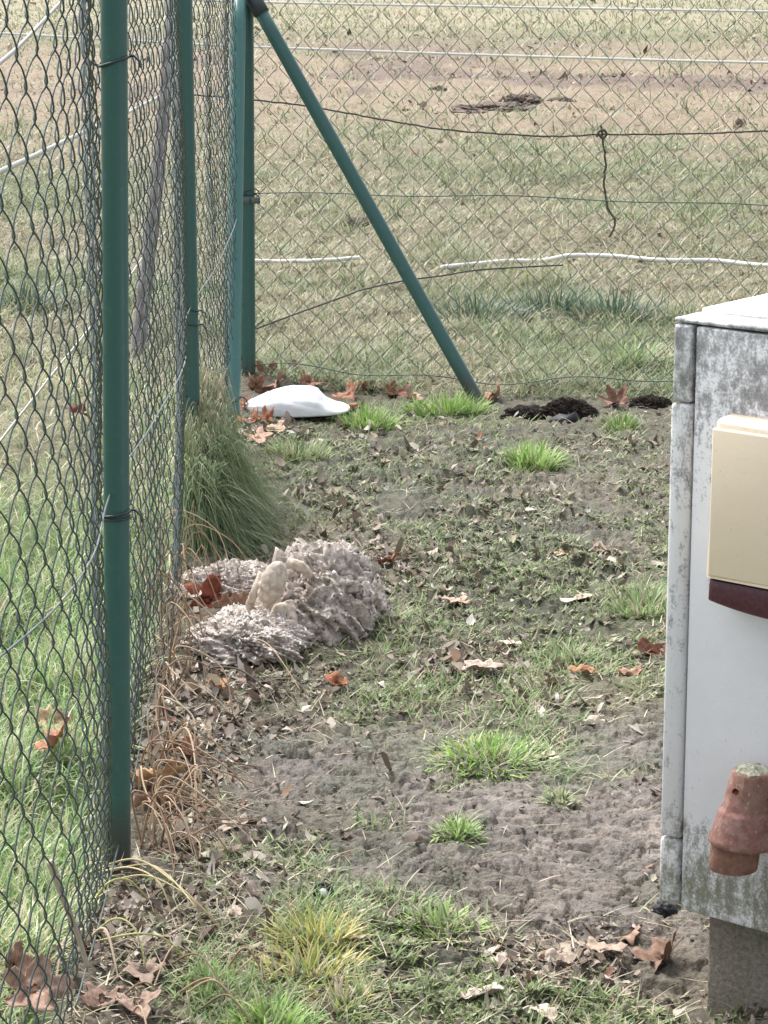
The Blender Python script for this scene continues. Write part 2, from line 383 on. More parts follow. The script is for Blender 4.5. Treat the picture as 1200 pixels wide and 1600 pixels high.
c = ramp(nt, n1.outputs[0], [(.3, (.12, .058, .046)), (.48, (.215, .105, .088)), (.7, (.33, .21, .18))]).outputs[0]
c = mix(nt, ramp(nt, n3.outputs[0], [(.45, g(0)), (.7, g(.6))]).outputs[0], c, (.16, .10, .06))
c = mix(nt, ramp(nt, n2.outputs[0], [(.60, g(0)), (.68, g(.8))]).outputs[0], c, (.36, .35, .28))
nt.links.new(c, b.inputs['Base Color']); bump(nt, b, n1.outputs[0], .002)
m, nt, b = mat('mossy_top', .95, .1); M_mossy = m
n1 = noise(nt, 120, 6, .7); nt.links.new(ramp(nt, n1.outputs[0], [(.35, (.12, .12, .07)), (.55, (.34, .34, .27)), (.75, (.6, .6, .55))]).outputs[0], b.inputs['Base Color']); bump(nt, b, n1.outputs[0], .005)
m, nt, b = mat('white_plastic', .45, .4); M_white = m
n1 = noise(nt, 22, 5); nt.links.new(ramp(nt, n1.outputs[0], [(.3, (.74, .74, .75)), (.75, (.86, .86, .86))]).outputs[0], b.inputs['Base Color']); bump(nt, b, n1.outputs[0], .006, .5)
m, nt, b = mat('black_plastic_and_shade', .6, .3); M_black = m; b.inputs['Base Color'].default_value = (.012, .012, .014, 1)
m, nt, b = mat('dark_earth', .9, .2); M_earth = m
n1 = noise(nt, 70, 7, .7); nt.links.new(ramp(nt, n1.outputs[0], [(.3, (.018, .014, .011)), (.6, (.06, .047, .038)), (.8, (.17, .135, .11))]).outputs[0], b.inputs['Base Color']); bump(nt, b, n1.outputs[0], .02)
m, nt, b = mat('field_clod', .9, .2); M_clod = m
n1 = noise(nt, 40, 7, .7); nt.links.new(ramp(nt, n1.outputs[0], [(.3, (.10, .075, .062)), (.75, (.27, .21, .175))]).outputs[0], b.inputs['Base Color']); bump(nt, b, n1.outputs[0], .03)
m, nt, b = mat('pale_debris', .9, .15); M_debris = m
n1 = noise(nt, 60, 8, .75); n2 = noise(nt, 18, 5)
c = ramp(nt, n1.outputs[0], [(.30, (.16, .125, .10)), (.43, (.40, .345, .30)), (.54, (.58, .53, .48)), (.66, (.78, .76, .73))]).outputs[0]
nt.links.new(mix(nt, 1., c, ramp(nt, n2.outputs[0], [(.3, (.8, .78, .74)), (.7, (1.1, 1.05, 1.05))]).outputs[0], 'MULTIPLY'), b.inputs['Base Color']); bump(nt, b, n1.outputs[0], .006)
m, nt, b = mat('pale_driftwood', .8, .2); M_drift = m
n1 = noise(nt, 70, 6, .6); nt.links.new(ramp(nt, n1.outputs[0], [(.3, (.36, .28, .21)), (.55, (.56, .48, .40)), (.75, (.7, .64, .57))]).outputs[0], b.inputs['Base Color']); bump(nt, b, n1.outputs[0], .006)
m, nt, b = mat('orange_wood', .8, .2); M_orange = m
n1 = noise(nt, 50, 5); nt.links.new(ramp(nt, n1.outputs[0], [(.3, (.25, .09, .04)), (.7, (.45, .2, .1))]).outputs[0], b.inputs['Base Color'])

# ------------------------------------------------------------------ ground: one sheet
def ground():
    ny, nu = 980, 680
    inv = np.linspace(1 / 2.9, 1 / 45, ny); ys = 1 / inv
    ys = np.concatenate([[-60, -15, -4, 0, 1.2, 2.0, 2.5], ys, [50, 58, 70, 90, 130, 200, 350, 700]])
    u = np.linspace(-1, 1, nu)
    Y = np.repeat(ys[:, None], nu + 10, 1)
    hw = 0.35 + 0.2 * np.maximum(ys, 2.0)
    ext = np.array([1.5, 5, 15, 60, 400.])
    X = np.concatenate([-(hw[:, None] + ext[::-1][None, :]), hw[:, None] * u[None, :], hw[:, None] + ext[None, :]], 1)
    x = X.ravel(); y = Y.ravel()
    z = Hgt(x, y)
    mud, green, moss, lit, left, back, out, wob = zones(x, y)
    n1 = fbm(x * 2.3, y * 2.3, 71, 4); n2 = fbm(x * 9, y * 9, 73, 4); n3 = fbm(x * .5, y * .9, 77, 4)
    mxv = lambda a, b_, f: a + (b_ - a) * f[:, None]
    c = np.tile(np.array([.088, .076, .058]), (len(x), 1))                      # bare trodden soil
    c = mxv(c, np.array([.122, .102, .088]), np.clip(mud * 1.2, 0, 1))          # grey-brown mud
    n4 = fbm(x * 5, y * 3.4, 83, 5, .6); c = mxv(c, np.array([.178, .153, .134]), mud * sstep(.50, .66, n4) * .8); c = mxv(c, np.array([.085, .088, .060]), mud * sstep(.50, .36, n4) * .75)
    c = mxv(c, np.array([.056, .060, .038]), np.clip(moss * 1.3 * sstep(.30, .52, n1 + (n2 - .5) * .5), 0, 1) * .92)
    c = mxv(c, np.array([.17, .14, .11]), np.clip(lit * sstep(.4, .65, n2), 0, 1) * .55)
    c = mxv(c, np.array([.10, .125, .045]), np.clip(green * sstep(.35, .6, n2), 0, 1) * .6)
    # field
    c = c * 1.22
    fc = np.tile(np.array([.165, .150, .098]), (len(x), 1))
    fc = mxv(fc, np.array([.115, .135, .07]), sstep(.50, .66, n3 + .25 * (n2 - .5)))
    fc = mxv(fc, np.array([.13, .105, .08]), sstep(.55, .75, n2) * .6)
    fc = mxv(fc, np.array([.10, .14, .055]), sstep(.0, .6, left) * sstep(8.2, 6.0, y))
    worn = sstep(14, 21, y + (n1 - .5) * 6) * sstep(34, 25, y + (n1 - .5) * 7)
    fc = mxv(fc, np.array([.225, .172, .125]), worn * .9)
    dk = worn * sstep(.50, .62, fbm(x * .9, y * .55, 81, 4)) * sstep(21, 22.5, y)
    fc = mxv(fc, np.array([.145, .108, .09]), dk)
    far = sstep(29, 36, y); fc = mxv(fc, np.array([.255, .225, .155]), far)
    c = mxv(c, fc, out)
    alpha = np.clip(mud * 1.2 + moss * .8, 0, 1) * (1 - out)
    col = np.concatenate([c, alpha[:, None]], 1)
    nr, nc = X.shape
    i = np.arange(nr - 1)[:, None] * nc; k = np.arange(nc - 1)[None, :]
    q = np.stack([i + k, i + k + 1, i + nc + k + 1, i + nc + k], -1).reshape(-1, 4)
    me = mesh_np('ground', np.stack([x, y, z], 1), q, None, col)
    obj('ground', me, M_ground, kind='structure')
ground()

# ------------------------------------------------------------------ fences
W_D = 0.087                                       # diagonal of one mesh cell
TOP = 1.78
def chain(name, L, place, parent, z0=.02, z1=TOP, r=.0014, t=.005, pts=12, sides=4):
    """woven wires: every wire a flattened spiral, hooked into its neighbour"""
    nw = int(L / (W_D / 2)); per = W_D
    nz = int((z1 - z0) / per * pts)
    zz = z0 + np.arange(nz) * per / pts
    ph = 2 * pi * np.arange(nz) / pts
    tri = 2 / pi * np.arcsin(.965 * np.sin(ph))
    amp = W_D / 4 + r * .8
    mb = MB()
    for k in range(nw):
        sg = 1 if k % 2 == 0 else -1
        s = (k + .5) * W_D / 2 + sg * amp * tri
        off = t * np.tanh(1.8 * np.cos(ph)) * sg
        jz = (random.random() - .5) * .004
        P = place(s, zz + jz, off)
        mb.tube(P, r, sides, caps=False)
    return obj(name, mb.mesh(name), M_wire, parent)

# left run: along the yard, sagging between its posts
LEN_L = CORNER[1] - 1.7
def left_place(s, z, off):
    y = CORNER[1] - s
    post = np.array([1.6, P1[1], P2[1], CORNER[1]])
    x = fence_x(y)
    # belly of the loose mesh between the posts, towards the yard
    a = np.interp(y, post, [0, 1, 2, 3]); f = a - np.floor(a)
    bel = np.where(y < P1[1], np.interp(y, [1.6, 2.6, 2.8, 3.0, 3.15, 3.3, 3.45, 3.6, 3.75, 3.9, 4.05, P1[1]], [-.12, -.075, -.045, -.008, .016, .034, .048, .057, .058, .050, .030, .0]), np.where(y < P2[1], .050 * np.sin(pi * f), .030 * np.sin(pi * f)))
    prof = np.interp(z, [0, .12, .35, 1.0, 1.5, 1.8], [.3, .5, .9, 1, 1.0, .9])
    wav = (fbm(y * 1.7 + 3, z * 1.3, 91, 2) - .5) * .05 * np.sin(pi * f) ** .5 + (fbm(y * 5, z * 3.5, 93, 2) - .5) * .014
    sagz = -.02 * np.sin(pi * f)
    return np.stack([x - .022 + bel * prof + wav + off, y + 0 * z, z + sagz + (fbm(y * 3, z * 2, 97, 2) - .5) * .03], 1)
left_fence = empty('chain_link_fence', (P1[0], P1[1], 0), 'green wire mesh fence running away along the left edge, with two thick posts', 'fence')
def kid(o, parent):                               # parent a world-space mesh to a thing without moving it
    o.parent = parent; o.matrix_parent_inverse = Matrix.Translation(-Vector(parent.location)); return o
o = chain('mesh', LEN_L, left_place, None, z0=.015); kid(o, left_fence)

def post(parent, base, top, r, mname='post', m=M_post, n=28, segs=14):
    base = np.array(base, float); top = np.array(top, float)
    t = np.linspace(0, 1, segs)[:, None]
    P = base + (top - base) * t
    mb = MB(); mb.tube(P - base, r, n)
    o = obj(mname, mb.mesh(mname), m); o.location = Vector(base)
    kid(o, parent); return o
def ring(parent, c, r, wr=.0022, tilt=.12, tail=True, axis_az=0, m=None):
    a = np.linspace(0, 2 * pi * 1.02, 40)
    P = np.stack([(r + wr) * np.cos(a), (r + wr) * np.sin(a), tilt * r * np.cos(a + axis_az)], 1)
    mb = MB(); mb.tube(P, wr, 6)
    if tail:
        P0 = np.array([r + wr, 0, tilt * r]); Q = P0 + np.array([[0, 0, 0], [.008, -.008, .002], [.017, -.012, -.006], [.02, -.02, -.015]])
        mb.tube(Q, wr * .9, 6)
        P0 = np.array([-r - wr, 0, -tilt * r]); Q = P0 + np.array([[0, 0, 0], [-.008, .006, .003], [-.02, .01, .012]])
        mb.tube(Q, wr * .9, 6)
    o = obj('tie_wire', mb.mesh('tie_wire'), m or M_tie, parent)
    o.location = Vector(c) - Vector(parent.matrix_world.translation) if False else Vector(c)
    return o
POST_R = .0212
b1 = P1.copy(); b1[2] = -.25; t1 = at(178, 0, P1[1] - .04); d1 = t1 - P1
p1 = post(left_fence, P1 - d1 * .16, P1 + d1 * 1.22, POST_R)
b2 = P2; t2 = at(287, 0, 6.62); d2 = t2 - b2
p2 = post(left_fence, b2 - d2 * .12, b2 + d2 * 1.28, POST_R)
def along(base, d, py, Y=None):                   # point of a post that shows at photo row py
    lo, hi = -.2, 1.4
    for _ in range(40):
        mid = (lo + hi) / 2; p = base + d * mid
        if proj(*p)[1] > py: lo = mid
        else: hi = mid
    return base + d * lo
def rel(p, post_o): return Vector(p) - post_o.location
for py, tl in ((96, .35), (801, .2), (808, .05)): ring(p1, rel(along(P1, d1, py), p1), POST_R, .0024, tl, py != 808)
for py, tl in ((481, -.35), (505, -.15)): ring(p2, rel(along(b2, d2, py), p2), POST_R, .0024, tl)

# brace of the corner that runs along the left fence (seen end-on)
bl = G(362, 668); top_c = np.array([CORNER[0] - .012, CORNER[1] - .06, 1.30])
db = top_c - bl
lb = post(left_fence, bl - db * .05, top_c, .0255, 'brace', M_post_pale)
ring(lb, rel(along(bl, db, 627), lb), .0255, .0024, .5)
# tension wires of the left run
def left_line(z0, amp, seed, r=.0016, m=M_galv, y0=1.8, y1=None, name='tension_wire'):
    y = np.linspace(y0, CORNER[1] if y1 is None else y1, 160)
    z = z0(y) if callable(z0) else z0 + (fbm(y * 1.1, y * 0, seed, 2) - .5) * amp
    P = left_place(CORNER[1] - y, z, np.full_like(y, .011)); P[:, 2] = z
    P[:, 0] = np.convolve(np.pad(P[:, 0], 8, 'edge'), np.ones(17) / 17, 'valid')
    mb = MB(); mb.tube(P, r, 6)
    return kid(obj(name, mb.mesh(name), m), left_fence)
left_line(lambda y: np.interp(y, [1.8, 3.0, 4.1, 5.2, 6.5, 7.5, 8.7], [.74, .70, .655, .62, .585, .60, .62]), 0, 3, r=.0016)
left_line(1.62, .03, 5)
left_line(.05, .02, 8, m=M_wire, y0=3.5)

# back run with the corner post
back_fence = empty('chain_link_fence', (CORNER[0], CORNER[1], 0), 'green wire mesh fence across the back of the yard, diamonds seen face-on before the field', 'fence')
BD3 = np.array([BACK_DIR[0], BACK_DIR[1], 0]); BN = np.array([BACK_DIR[1], -BACK_DIR[0], 0])
if BN[1] > 0: BN = -BN
def back_place(s, z, off):
    p = CORNER[None, :] * np.array([1, 1, 0]) + BD3[None, :] * (s[:, None] + .025)
    wv = (fbm(s * 1.1, z * 1.2, 101, 2) - .5) * .05 + (fbm(s * 5, z * 5, 103, 2) - .5) * .012
    p = p + BN[None, :] * (off + wv - .02)[:, None]
    p = p + BD3[None, :] * ((fbm(s * 3, z * 3, 107, 2) - .5) * .02)[:, None]
    p[:, 2] = z + (fbm(s * 2.3, z * 1.5, 109, 2) - .5) * .03 * sstep(0, .3, z) + .012 * np.sin(s * 3)
    return p
kid(chain('mesh', 3.6, back_place, None, z0=.035, sides=4, r=.0013), back_fence)
cp = post(back_fence, CORNER + np.array([0, 0, -.25]), CORNER + np.array([.012, 0, 1.85]), .0255, 'corner_post')
br_b = G(748, 629); br_t = np.array([CORNER[0] + .045, CORNER[1] - .045, 1.262])
dr = br_t - br_b
rb = post(back_fence, br_b - dr * .06, br_t, .0225, 'brace', M_brace)
mb = MB(); q0 = br_t - dr * .025; mb.tube([q0 - br_b, br_t + dr * .012 - br_b, br_t + dr * .03 - br_b], [.0265, .0265, .015], 20)
co = obj('brace_cap', mb.mesh('brace_cap'), M_cap, rb); co.location = Vector(br_b) - rb.location
for py, tl in ((298, .2), (303, -.1), (586, .3)):
    p = along(CORNER, np.array([0, 0, 1.3]), py); ring(cp, rel(p, cp), .0255, .0024, tl)
# clamp on the corner post
mb = MB(); mb.lathe([(.0265, -.012), (.030, -.012), (.030, .012), (.0265, .012)], 24); mb.box(.02, .05, -.03, -.022, -.010, .010)
p = along(CORNER, np.array([0, 0, 1.3]), 312); o = obj('clamp', mb.mesh('clamp'), M_galv, cp); o.location = rel(p, cp)
def back_line(zf, r=.0017, m=M_wire, s0=0, s1=3.6, off=.009):
    s = np.linspace(s0, s1, 150); z = zf(s)
    P = back_place(s, z, np.full_like(s, off)); P[:, 2] = z
    mb = MB(); mb.tube(P, r, 6)
    return kid(obj('tension_wire', mb.mesh('tension_wire'), m), back_fence)
zt = at(395, 302, CORNER[1])[2]
back_line(lambda s: zt + .008 * np.sin(s * 2.2) + .004 * np.sin(s * 9), .0019)
back_line(lambda s: 1.6 + 0 * s)
back_line(lambda s: .055 + .014 * np.sin(s * 5 + 1) + .01 * np.sin(s * 13), .0019)

# ------------------------------------------------------------------ pasture fence beyond the mesh: tapes, wire and rope
def ribbon(P, w, th=.0012, tw=0):
    """a flat woven tape with real thickness, standing on edge and turning a little"""
    P = np.asarray(P, float); n = len(P)
    T = np.gradient(P, axis=0); T /= np.linalg.norm(T, axis=1)[:, None]
    side = np.cross(T, [0, 0, 1.]); side /= np.linalg.norm(side, axis=1)[:, None]; up = np.cross(side, T)
    a = np.asarray(tw) + np.zeros(n)
    U = up * np.cos(a)[:, None] + side * np.sin(a)[:, None]; Sd = -up * np.sin(a)[:, None] + side * np.cos(a)[:, None]
    V = np.stack([P - U * w / 2 - Sd * th, P + U * w / 2 - Sd * th, P + U * w / 2 + Sd * th, P - U * w / 2 + Sd * th], 1).reshape(-1, 3)
    i = np.arange(n - 1)[:, None] * 4; k = np.arange(4)[None, :]; k2 = (k + 1) % 4
    mb = MB(); mb.add(V, np.stack([i + k, i + k2, i + 4 + k2, i + 4 + k], -1).reshape(-1, 4)); return mb
def spline(pts, n=80):
    pts = np.asarray(pts, float); d = np.concatenate([[0], np.cumsum(np.linalg.norm(np.diff(pts, axis=0), axis=1))])
    t = np.linspace(0, d[-1], n)
    # Catmull-Rom through the points
    out = []
    for v in t:
        i = min(max(np.searchsorted(d, v) - 1, 0), len(pts) - 2); f = (v - d[i]) / (d[i + 1] - d[i] + 1e-9)
        p0 = pts[max(i - 1, 0)]; p1_ = pts[i]; p2_ = pts[i + 1]; p3 = pts[min(i + 2, len(pts) - 1)]
        out.append(.5 * (2 * p1_ + (p2_ - p0) * f + (2 * p0 - 5 * p1_ + 4 * p2_ - p3) * f * f + (3 * p1_ - p0 - 3 * p2_ + p3) * f ** 3))
    return np.array(out)
def yfar(px): return np.interp(px, [-600, 0, 1200, 1600], [17, 15.6, 13.0, 12.3])
def strand(name, rows, w, label, cat='fence tape', m=M_tape, yf=yfar, flat=True, tw=0):
    P = spline([at(px, py, yf(px)) for px, py in rows], 120)
    o = obj(name, (ribbon(P, w, tw=tw) if flat else None).mesh(name), m); o['label'] = label; o['category'] = cat; return o
strand('fence_tape', [(-300, 38), (0, 52), (250, 66), (395, 73), (700, 84), (1000, 93), (1200, 98), (1500, 104)], .013, 'lower of the two taut white tapes crossing the worn far field')
strand('fence_tape', [(-300, -25), (100, -8), (395, 3), (800, 11), (1200, 18), (1500, 24)], .012, 'uppermost white tape along the very top of the far field')
yl = lambda px: np.interp(px, [-400, -100, 0, 100, 250, 300], [4.5, 6.2, 6.8, 7.9, 11.5, 13.2])
strand('fence_tape', [(-150, 330), (0, 268), (120, 212), (200, 176), (270, 140)], .014, 'white tape slanting up behind the near left mesh, above the fallen one', yf=yl)
strand('fence_tape', [(-100, 175), (0, 98), (40, 62), (98, 0), (140, -50)], .011, 'thin white cord crossing the top left corner behind the mesh', 'cord', yf=lambda px: np.interp(px, [-100, 0, 98, 140], [5.6, 6.3, 7.6, 8.3]))
strand('fence_tape', [(-80, 800), (0, 690), (45, 632), (90, 575), (135, 520), (190, 450), (225, 400), (262, 360)], .024, 'wide white tape hanging low behind the left mesh near the thick green post', yf=lambda px: np.interp(px, [-80, 0, 90, 190, 262], [5.5, 6.4, 7.6, 9.2, 10.8]), tw=.5)
# fallen rope on the grass, in three visible lengths
def rope(rows, r, label, z=.03):
    P = []
    for px, py in rows:
        p = G(px, py, .04); p[2] = float(Hgt(p[0], p[1], False)) + z; P.append(p)
    P = spline(P, 90); hz = np.array([float(Hgt(p[0], p[1], False)) + z for p in P]); P[:, 2] = np.convolve(np.pad(hz, 15, 'edge'), np.ones(31) / 31, 'valid')
    mb = MB(); mb.tube(P, r, 8); o = obj('white_rope', mb.mesh('white_rope'), M_tape); o['label'] = label; o['category'] = 'rope'
rope([(396, 402), (450, 403), (500, 407), (562, 407)], .0085, 'short white rope on the grass behind the corner post and slanting brace')
rope([(690, 408), (740, 402), (790, 397), (840, 396), (890, 388), (960, 389), (1030, 393), (1120, 394), (1210, 402), (1350, 405)], .0105, 'long pale rope lying wavy across the grass behind the mesh')
# dark sagging wire with a tail hanging to the rope
yw = lambda px: 12.6
P = spline([at(px, py, 12.6) for px, py in ((300, 148), (395, 156), (480, 166), (560, 180), (640, 194), (700, 203), (780, 209), (870, 213), (940, 210), (1020, 210), (1110, 208), (1200, 205), (1400, 199))], 120)
P[:, 2] += (rng.random(len(P)) - .5) * .004
mb = MB(); mb.tube(P, .0045, 6)
T = spline([at(px, py, 12.58) for px, py in ((940, 196), (941, 212), (946, 250), (944, 290), (950, 325), (961, 345), (955, 365), (938, 384), (928, 391))], 50)
T[:, 0] += (rng.random(50) - .5) * .006
mb.tube(T, .0055, 6)
mb.tube(spline([at(px, py, 12.55) for px, py in ((932, 214), (936, 206), (943, 203), (948, 210), (941, 216), (934, 208))], 24), .006, 6)
o = obj('sagging_wire', mb.mesh('sagging_wire'), M_rust); o['label'] = 'dark sagging wire in the field with a knotted tail hanging to the rope'; o['category'] = 'wire'
P = spline([G(px, py, .12) for px, py in ((396, 490), (470, 470), (540, 452), (620, 430), (690, 418), (740, 408), (800, 402), (880, 396))], 80)
P[:, 2] = np.interp(np.arange(80), [0, 30, 79], [.06, .10, .07])
mb = MB(); mb.tube(P, .0035, 6); o = obj('loose_wire', mb.mesh('loose_wire'), M_rust); o['label'] = 'thin dark slack wire rising across the grass to the long pale rope'; o['category'] = 'wire'
# leaning stake
sb = G(214, 560); stp = at(272, -10, sb[1] + .1)
P = spline([sb + np.array([0, 0, -.1]), sb, (sb * .5 + stp * .5) + np.array([.008, 0, 0]), stp], 30)
mb = MB(); mb.tube(P, np.linspace(.028, .021, 30) * (1 + .08 * np.sin(np.arange(30) * 1.7)), 10)
o = obj('wooden_stake', mb.mesh('wooden_stake'), M_wood); o['label'] = 'grey weathered stake leaning behind the mesh between the two thick posts'; o['category'] = 'stake'

# ------------------------------------------------------------------ electricity cabinet
cab = empty('meter_cabinet', (BOX_O[0], BOX_O[1], 0), 'whitish lichen stained cement cabinet with cream hood at the right edge', 'cabinet', BOX_A)
e1 = np.array([cos(BOX_A), sin(BOX_A), 0]); e2 = np.array([-sin(BOX_A), cos(BOX_A), 0])   # e2 points into the box
def face(px, py, off=0.0):                        # photo point on the cabinet's front (off = proud of it) -> (s, z)
    d = ray(px, py); n = e2; o_ = BOX_O - e2 * off
    t = np.dot(n, o_ - np.array([0, 0, CAM_H])) / np.dot(n, d)
    p = np.array([0, 0, CAM_H]) + d * t
    return float(np.dot(p - BOX_O, e1)), float(p[2])
ZB = BOX_O[2]; ZT = face(1062, 503)[1]
WID, DEP = .82, .36
sl_ = face(1074, 900)[0]                           # joint between corner strip and front panel
s0b = face(1034, 1400)[0]
def part(name, fn, m, bev=.004, parent=cab, smooth=False):
    mb = MB(); fn(mb); o = obj(name, mb.mesh(name, smooth), m, parent)
    if bev: bevel(o, bev)
    return o
s_left = face(1040, 1000)[0]
zs1 = face(1070, 630)[1]; zs2 = face(1060, 1312)[1]
part('front_panel', lambda q: q.box(sl_ + .0035, WID, 0, .03, ZB, ZT - .004), M_cab, .003)
part('corner_strip', lambda q: q.box(s_left, sl_, -.004, .034, zs2 + .001, zs1 - .001), M_strip, .006)
part('corner_strip', lambda q: q.box(s_left + .001, sl_ - .003, -.002, .034, zs1 + .001, ZT - .003), M_strip, .005)
part('corner_strip', lambda q: q.box(s_left, sl_ - .001, -.004, .034, ZB + .004, zs2 - .001), M_strip, .006)
part('side_panel', lambda q: q.box(s_left, s_left + .03, .035, DEP, ZB + .004, ZT - .003), M_cab, .004)
part('back_panel', lambda q: q.box(s_left + .031, WID, DEP - .03, DEP, ZB + .004, ZT - .003), M_cab, .004)
part('side_panel', lambda q: q.box(WID - .03, WID - .001, .031, DEP - .031, ZB + .004, ZT - .003), M_cab, .004)
part('inner_frame', lambda q: q.box(s_left + .036, WID - .036, .036, DEP - .036, ZB + .02, ZT - .006), M_gap, 0)
# lid: two flat sheets with an open joint
def lid(q):
    q.box(s_left - .002, WID, .0, .062, ZT - .002, ZT + .004)
part('lid_edge', lambda q: q.box(s_left, WID + .004, .001, .070, ZT - .001, ZT + .006), M_cab, .003)
part('lid', lambda q: q.box(s_left - .001, WID + .006, .0735, DEP + .004, ZT - .001, ZT + .011), M_lid, .004)
# foundation
fs, fz = face(1106, 1450, -.05)
part('foundation', lambda q: q.box(fs, WID - .05, .05, DEP - .04, -.25, ZB + .006), M_conc, .006)
# cream hood with a maroon foot
hs0 = face(1096, 850, .060)[0] - .012; hz1 = face(1125, 657, .055)[1]; hz0 = face(1112, 903, .06)[1]; hz00 = face(1200, 968, .06)[1]
HW = .30
def hood(q, zlo, zhi, curve_lo=None, depth=.062, ins=.014, grow=0.0, topins=.010):
    # cross-section: rounded front; lofted in z
    n = 40; u = np.sin(np.linspace(-pi / 2, pi / 2, n))
    def sec(z, k):
        s = hs0 + HW / 2 + (HW / 2 + grow - ins * k) * u
        y = -(depth + grow) * k * (1 - np.abs(u) ** 60 * .9 - .03 * u ** 2) - .001
        return s, y
    rows = []
    zs = [zlo, zlo + .004, zhi - .012, zhi - .003, zhi]; ks = [1, 1, .97, .93, .80]
    for z, k in zip(zs, ks):
        s, y = sec(z, k)
        zz = np.full(n, z)
        if curve_lo is not None and z < zlo + .01: zz = z + curve_lo * u ** 2
        if curve_lo is None: s = s + 0.010 * (z - zlo) / (zhi - zlo) * np.sign(-u) * np.abs(u)
        rows.append(np.concatenate([np.stack([s, y, zz], 1), np.stack([s[::-1], np.full(n, .0 - .0005), zz[::-1]], 1)]))
    V = np.concatenate(rows); m_ = 2 * n; Q = []
    for r_ in range(len(rows) - 1):
        for k in range(m_): Q.append((r_ * m_ + k, r_ * m_ + (k + 1) % m_, (r_ + 1) * m_ + (k + 1) % m_, (r_ + 1) * m_ + k))
    q.add(V, Q)
    for base in (0, (len(rows) - 1) * m_):          # end caps as strips
        for k in range(n - 1):
            a_, b_, c_, d_ = base + k, base + k + 1, base + m_ - 2 - k, base + m_ - 1 - k
            q.q.append(np.array([[a_, b_, c_, d_]]) + q.n - len(V))
hb = part('hood', lambda q: hood(q, hz0, hz1), M_cream, .0025, smooth=False)
# raised front plate of the hood with a fine seam round it
hp_ = part('hood_plate', lambda q: q.box(hs0 + .026, hs0 + HW - .026, -.0640, -.058, hz0 + .003, hz1 - .010), M_cream, .003); hp_.parent = hb
hm = part('hood_foot', lambda q: hood(q, hz00, hz0 - .002, .013, .062, .014, -.003), M_maroon, .002, smooth=False)
hm.parent = hb
def scratch(q):
    for (xa, ya, xb, yb, w) in ((1149, 815, 1143, 842, .0012), (1153, 787, 1151, 795, .001), (1190, 926, 1176, 929, .0008)):
        s1, z1 = face(xa, ya, .0615); s2, z2 = face(xb, yb, .0615)
        q.tube([(s1, -.0605, z1), ((s1 + s2) / 2 + .001, -.0606, (z1 + z2) / 2), (s2, -.0605, z2)], w * .7, 5)
# clay cap
cs, cz = face(1158, 1300, .045)
part_c = empty  # placeholder name kept short
lipz = face(1115, 1291, .045)[1]; topz = face(1170, 1192, .045)[1]; botz = face(1150, 1352, .045)[1]; midz = face(1117, 1305, .045)[1]
sc = cs + .0125; RY = -.056
def lean(q):
    for v in q.v: v[:, 0] += (v[:, 2] - lipz) * .10
def bell_up(q):
    pr = [(.012, lipz - .010), (.0485, lipz - .010), (.0520, lipz - .006), (.0520, lipz + .001), (.0495, lipz + .008), (.0445, lipz + .030), (.0430, lipz + .042), (.0375, lipz + .047), (.0315, topz - .009), (.0270, topz - .004), (.0005, topz - .006)]
    q.lathe(pr, 11, (sc, RY, 0), rot=.35); lean(q)
bu = part('clay_cap', bell_up, M_clay, .0035, smooth=False)
def bell_lo(q):
    q.lathe([(.0295, botz), (.0350, botz), (.0365, lipz - .012), (.0295, lipz - .012), (.0295, botz)], 28, (sc - .0125, RY, 0)); lean(q)
bl_ = part('cap_socket', bell_lo, M_clay2, .001, smooth=True); bl_.parent = bu
mb = MB(); mb.tube([(sc, -.001, lipz + .02), (sc, RY + .02, lipz + .02)], .012, 12); o = obj('bracket', mb.mesh('bracket'), M_clay, bu)
th = np.linspace(0, 2 * pi, 16, endpoint=False)
mb = MB()
for rr, k in ((.0285, 0), (.023, .35), (.012, .75), (.0005, 1)):
    mb.v.append(np.stack([sc + .10 * (topz - lipz) + rr * np.cos(th) * (1 + .1 * np.sin(3 * th)), RY + rr * np.sin(th), np.full(16, topz - .0055 + .009 * k) + .0015 * np.sin(5 * th)], 1)); mb.c.append(np.ones((16, 3)))
for r_ in range(3): mb.q.append(np.array([(r_ * 16 + k, r_ * 16 + (k + 1) % 16, (r_ + 1) * 16 + (k + 1) % 16, (r_ + 1) * 16 + k) for k in range(16)]))
mb.n = 64
o = obj('moss_top', mb.mesh('moss_top'), M_mossy, bu)
m, nt, b = mat('dark_red_hole', .8, .1); M_hole = m; b.inputs['Base Color'].default_value = (.06, .012, .012, 1)
for px, py, w, h_ in ((1151, 1236, .0052, .0045), (1188, 1255, .008, .003)):
    s_, z_ = face(px, py, .085)
    s_ -= (z_ - lipz) * .10; dx = s_ - sc; rad = np.interp(z_, [lipz, lipz + .03, lipz + .046, topz], [.0515, .0450, .0380, .030]) * .96; yy = RY - math.sqrt(max(rad ** 2 - dx ** 2, 1e-6))
    nrm = np.array([dx, yy - RY, 0]); nrm /= np.linalg.norm(nrm); tg = np.array([-nrm[1], nrm[0], 0])
    a_ = np.linspace(0, 2 * pi, 12, endpoint=False); c0 = np.array([s_, yy, z_])
    c0[0] += (z_ - lipz) * .10
    V = [c0 + nrm * .0012 + tg * w * cos(t_) * (1 + .2 * sin(2 * t_)) + np.array([0, 0, h_ * sin(t_)]) for t_ in a_] + [c0 - nrm * .004 + tg * w * cos(t_) + np.array([0, 0, h_ * sin(t_)]) for t_ in a_]
    mb = MB(); mb.add(V, [(k, (k + 1) % 12, 12 + (k + 1) % 12, 12 + k) for k in range(12)], [(0, k, k + 1) for k in range(1, 11)])
    obj('hole', mb.mesh('hole', False), M_hole, bu)

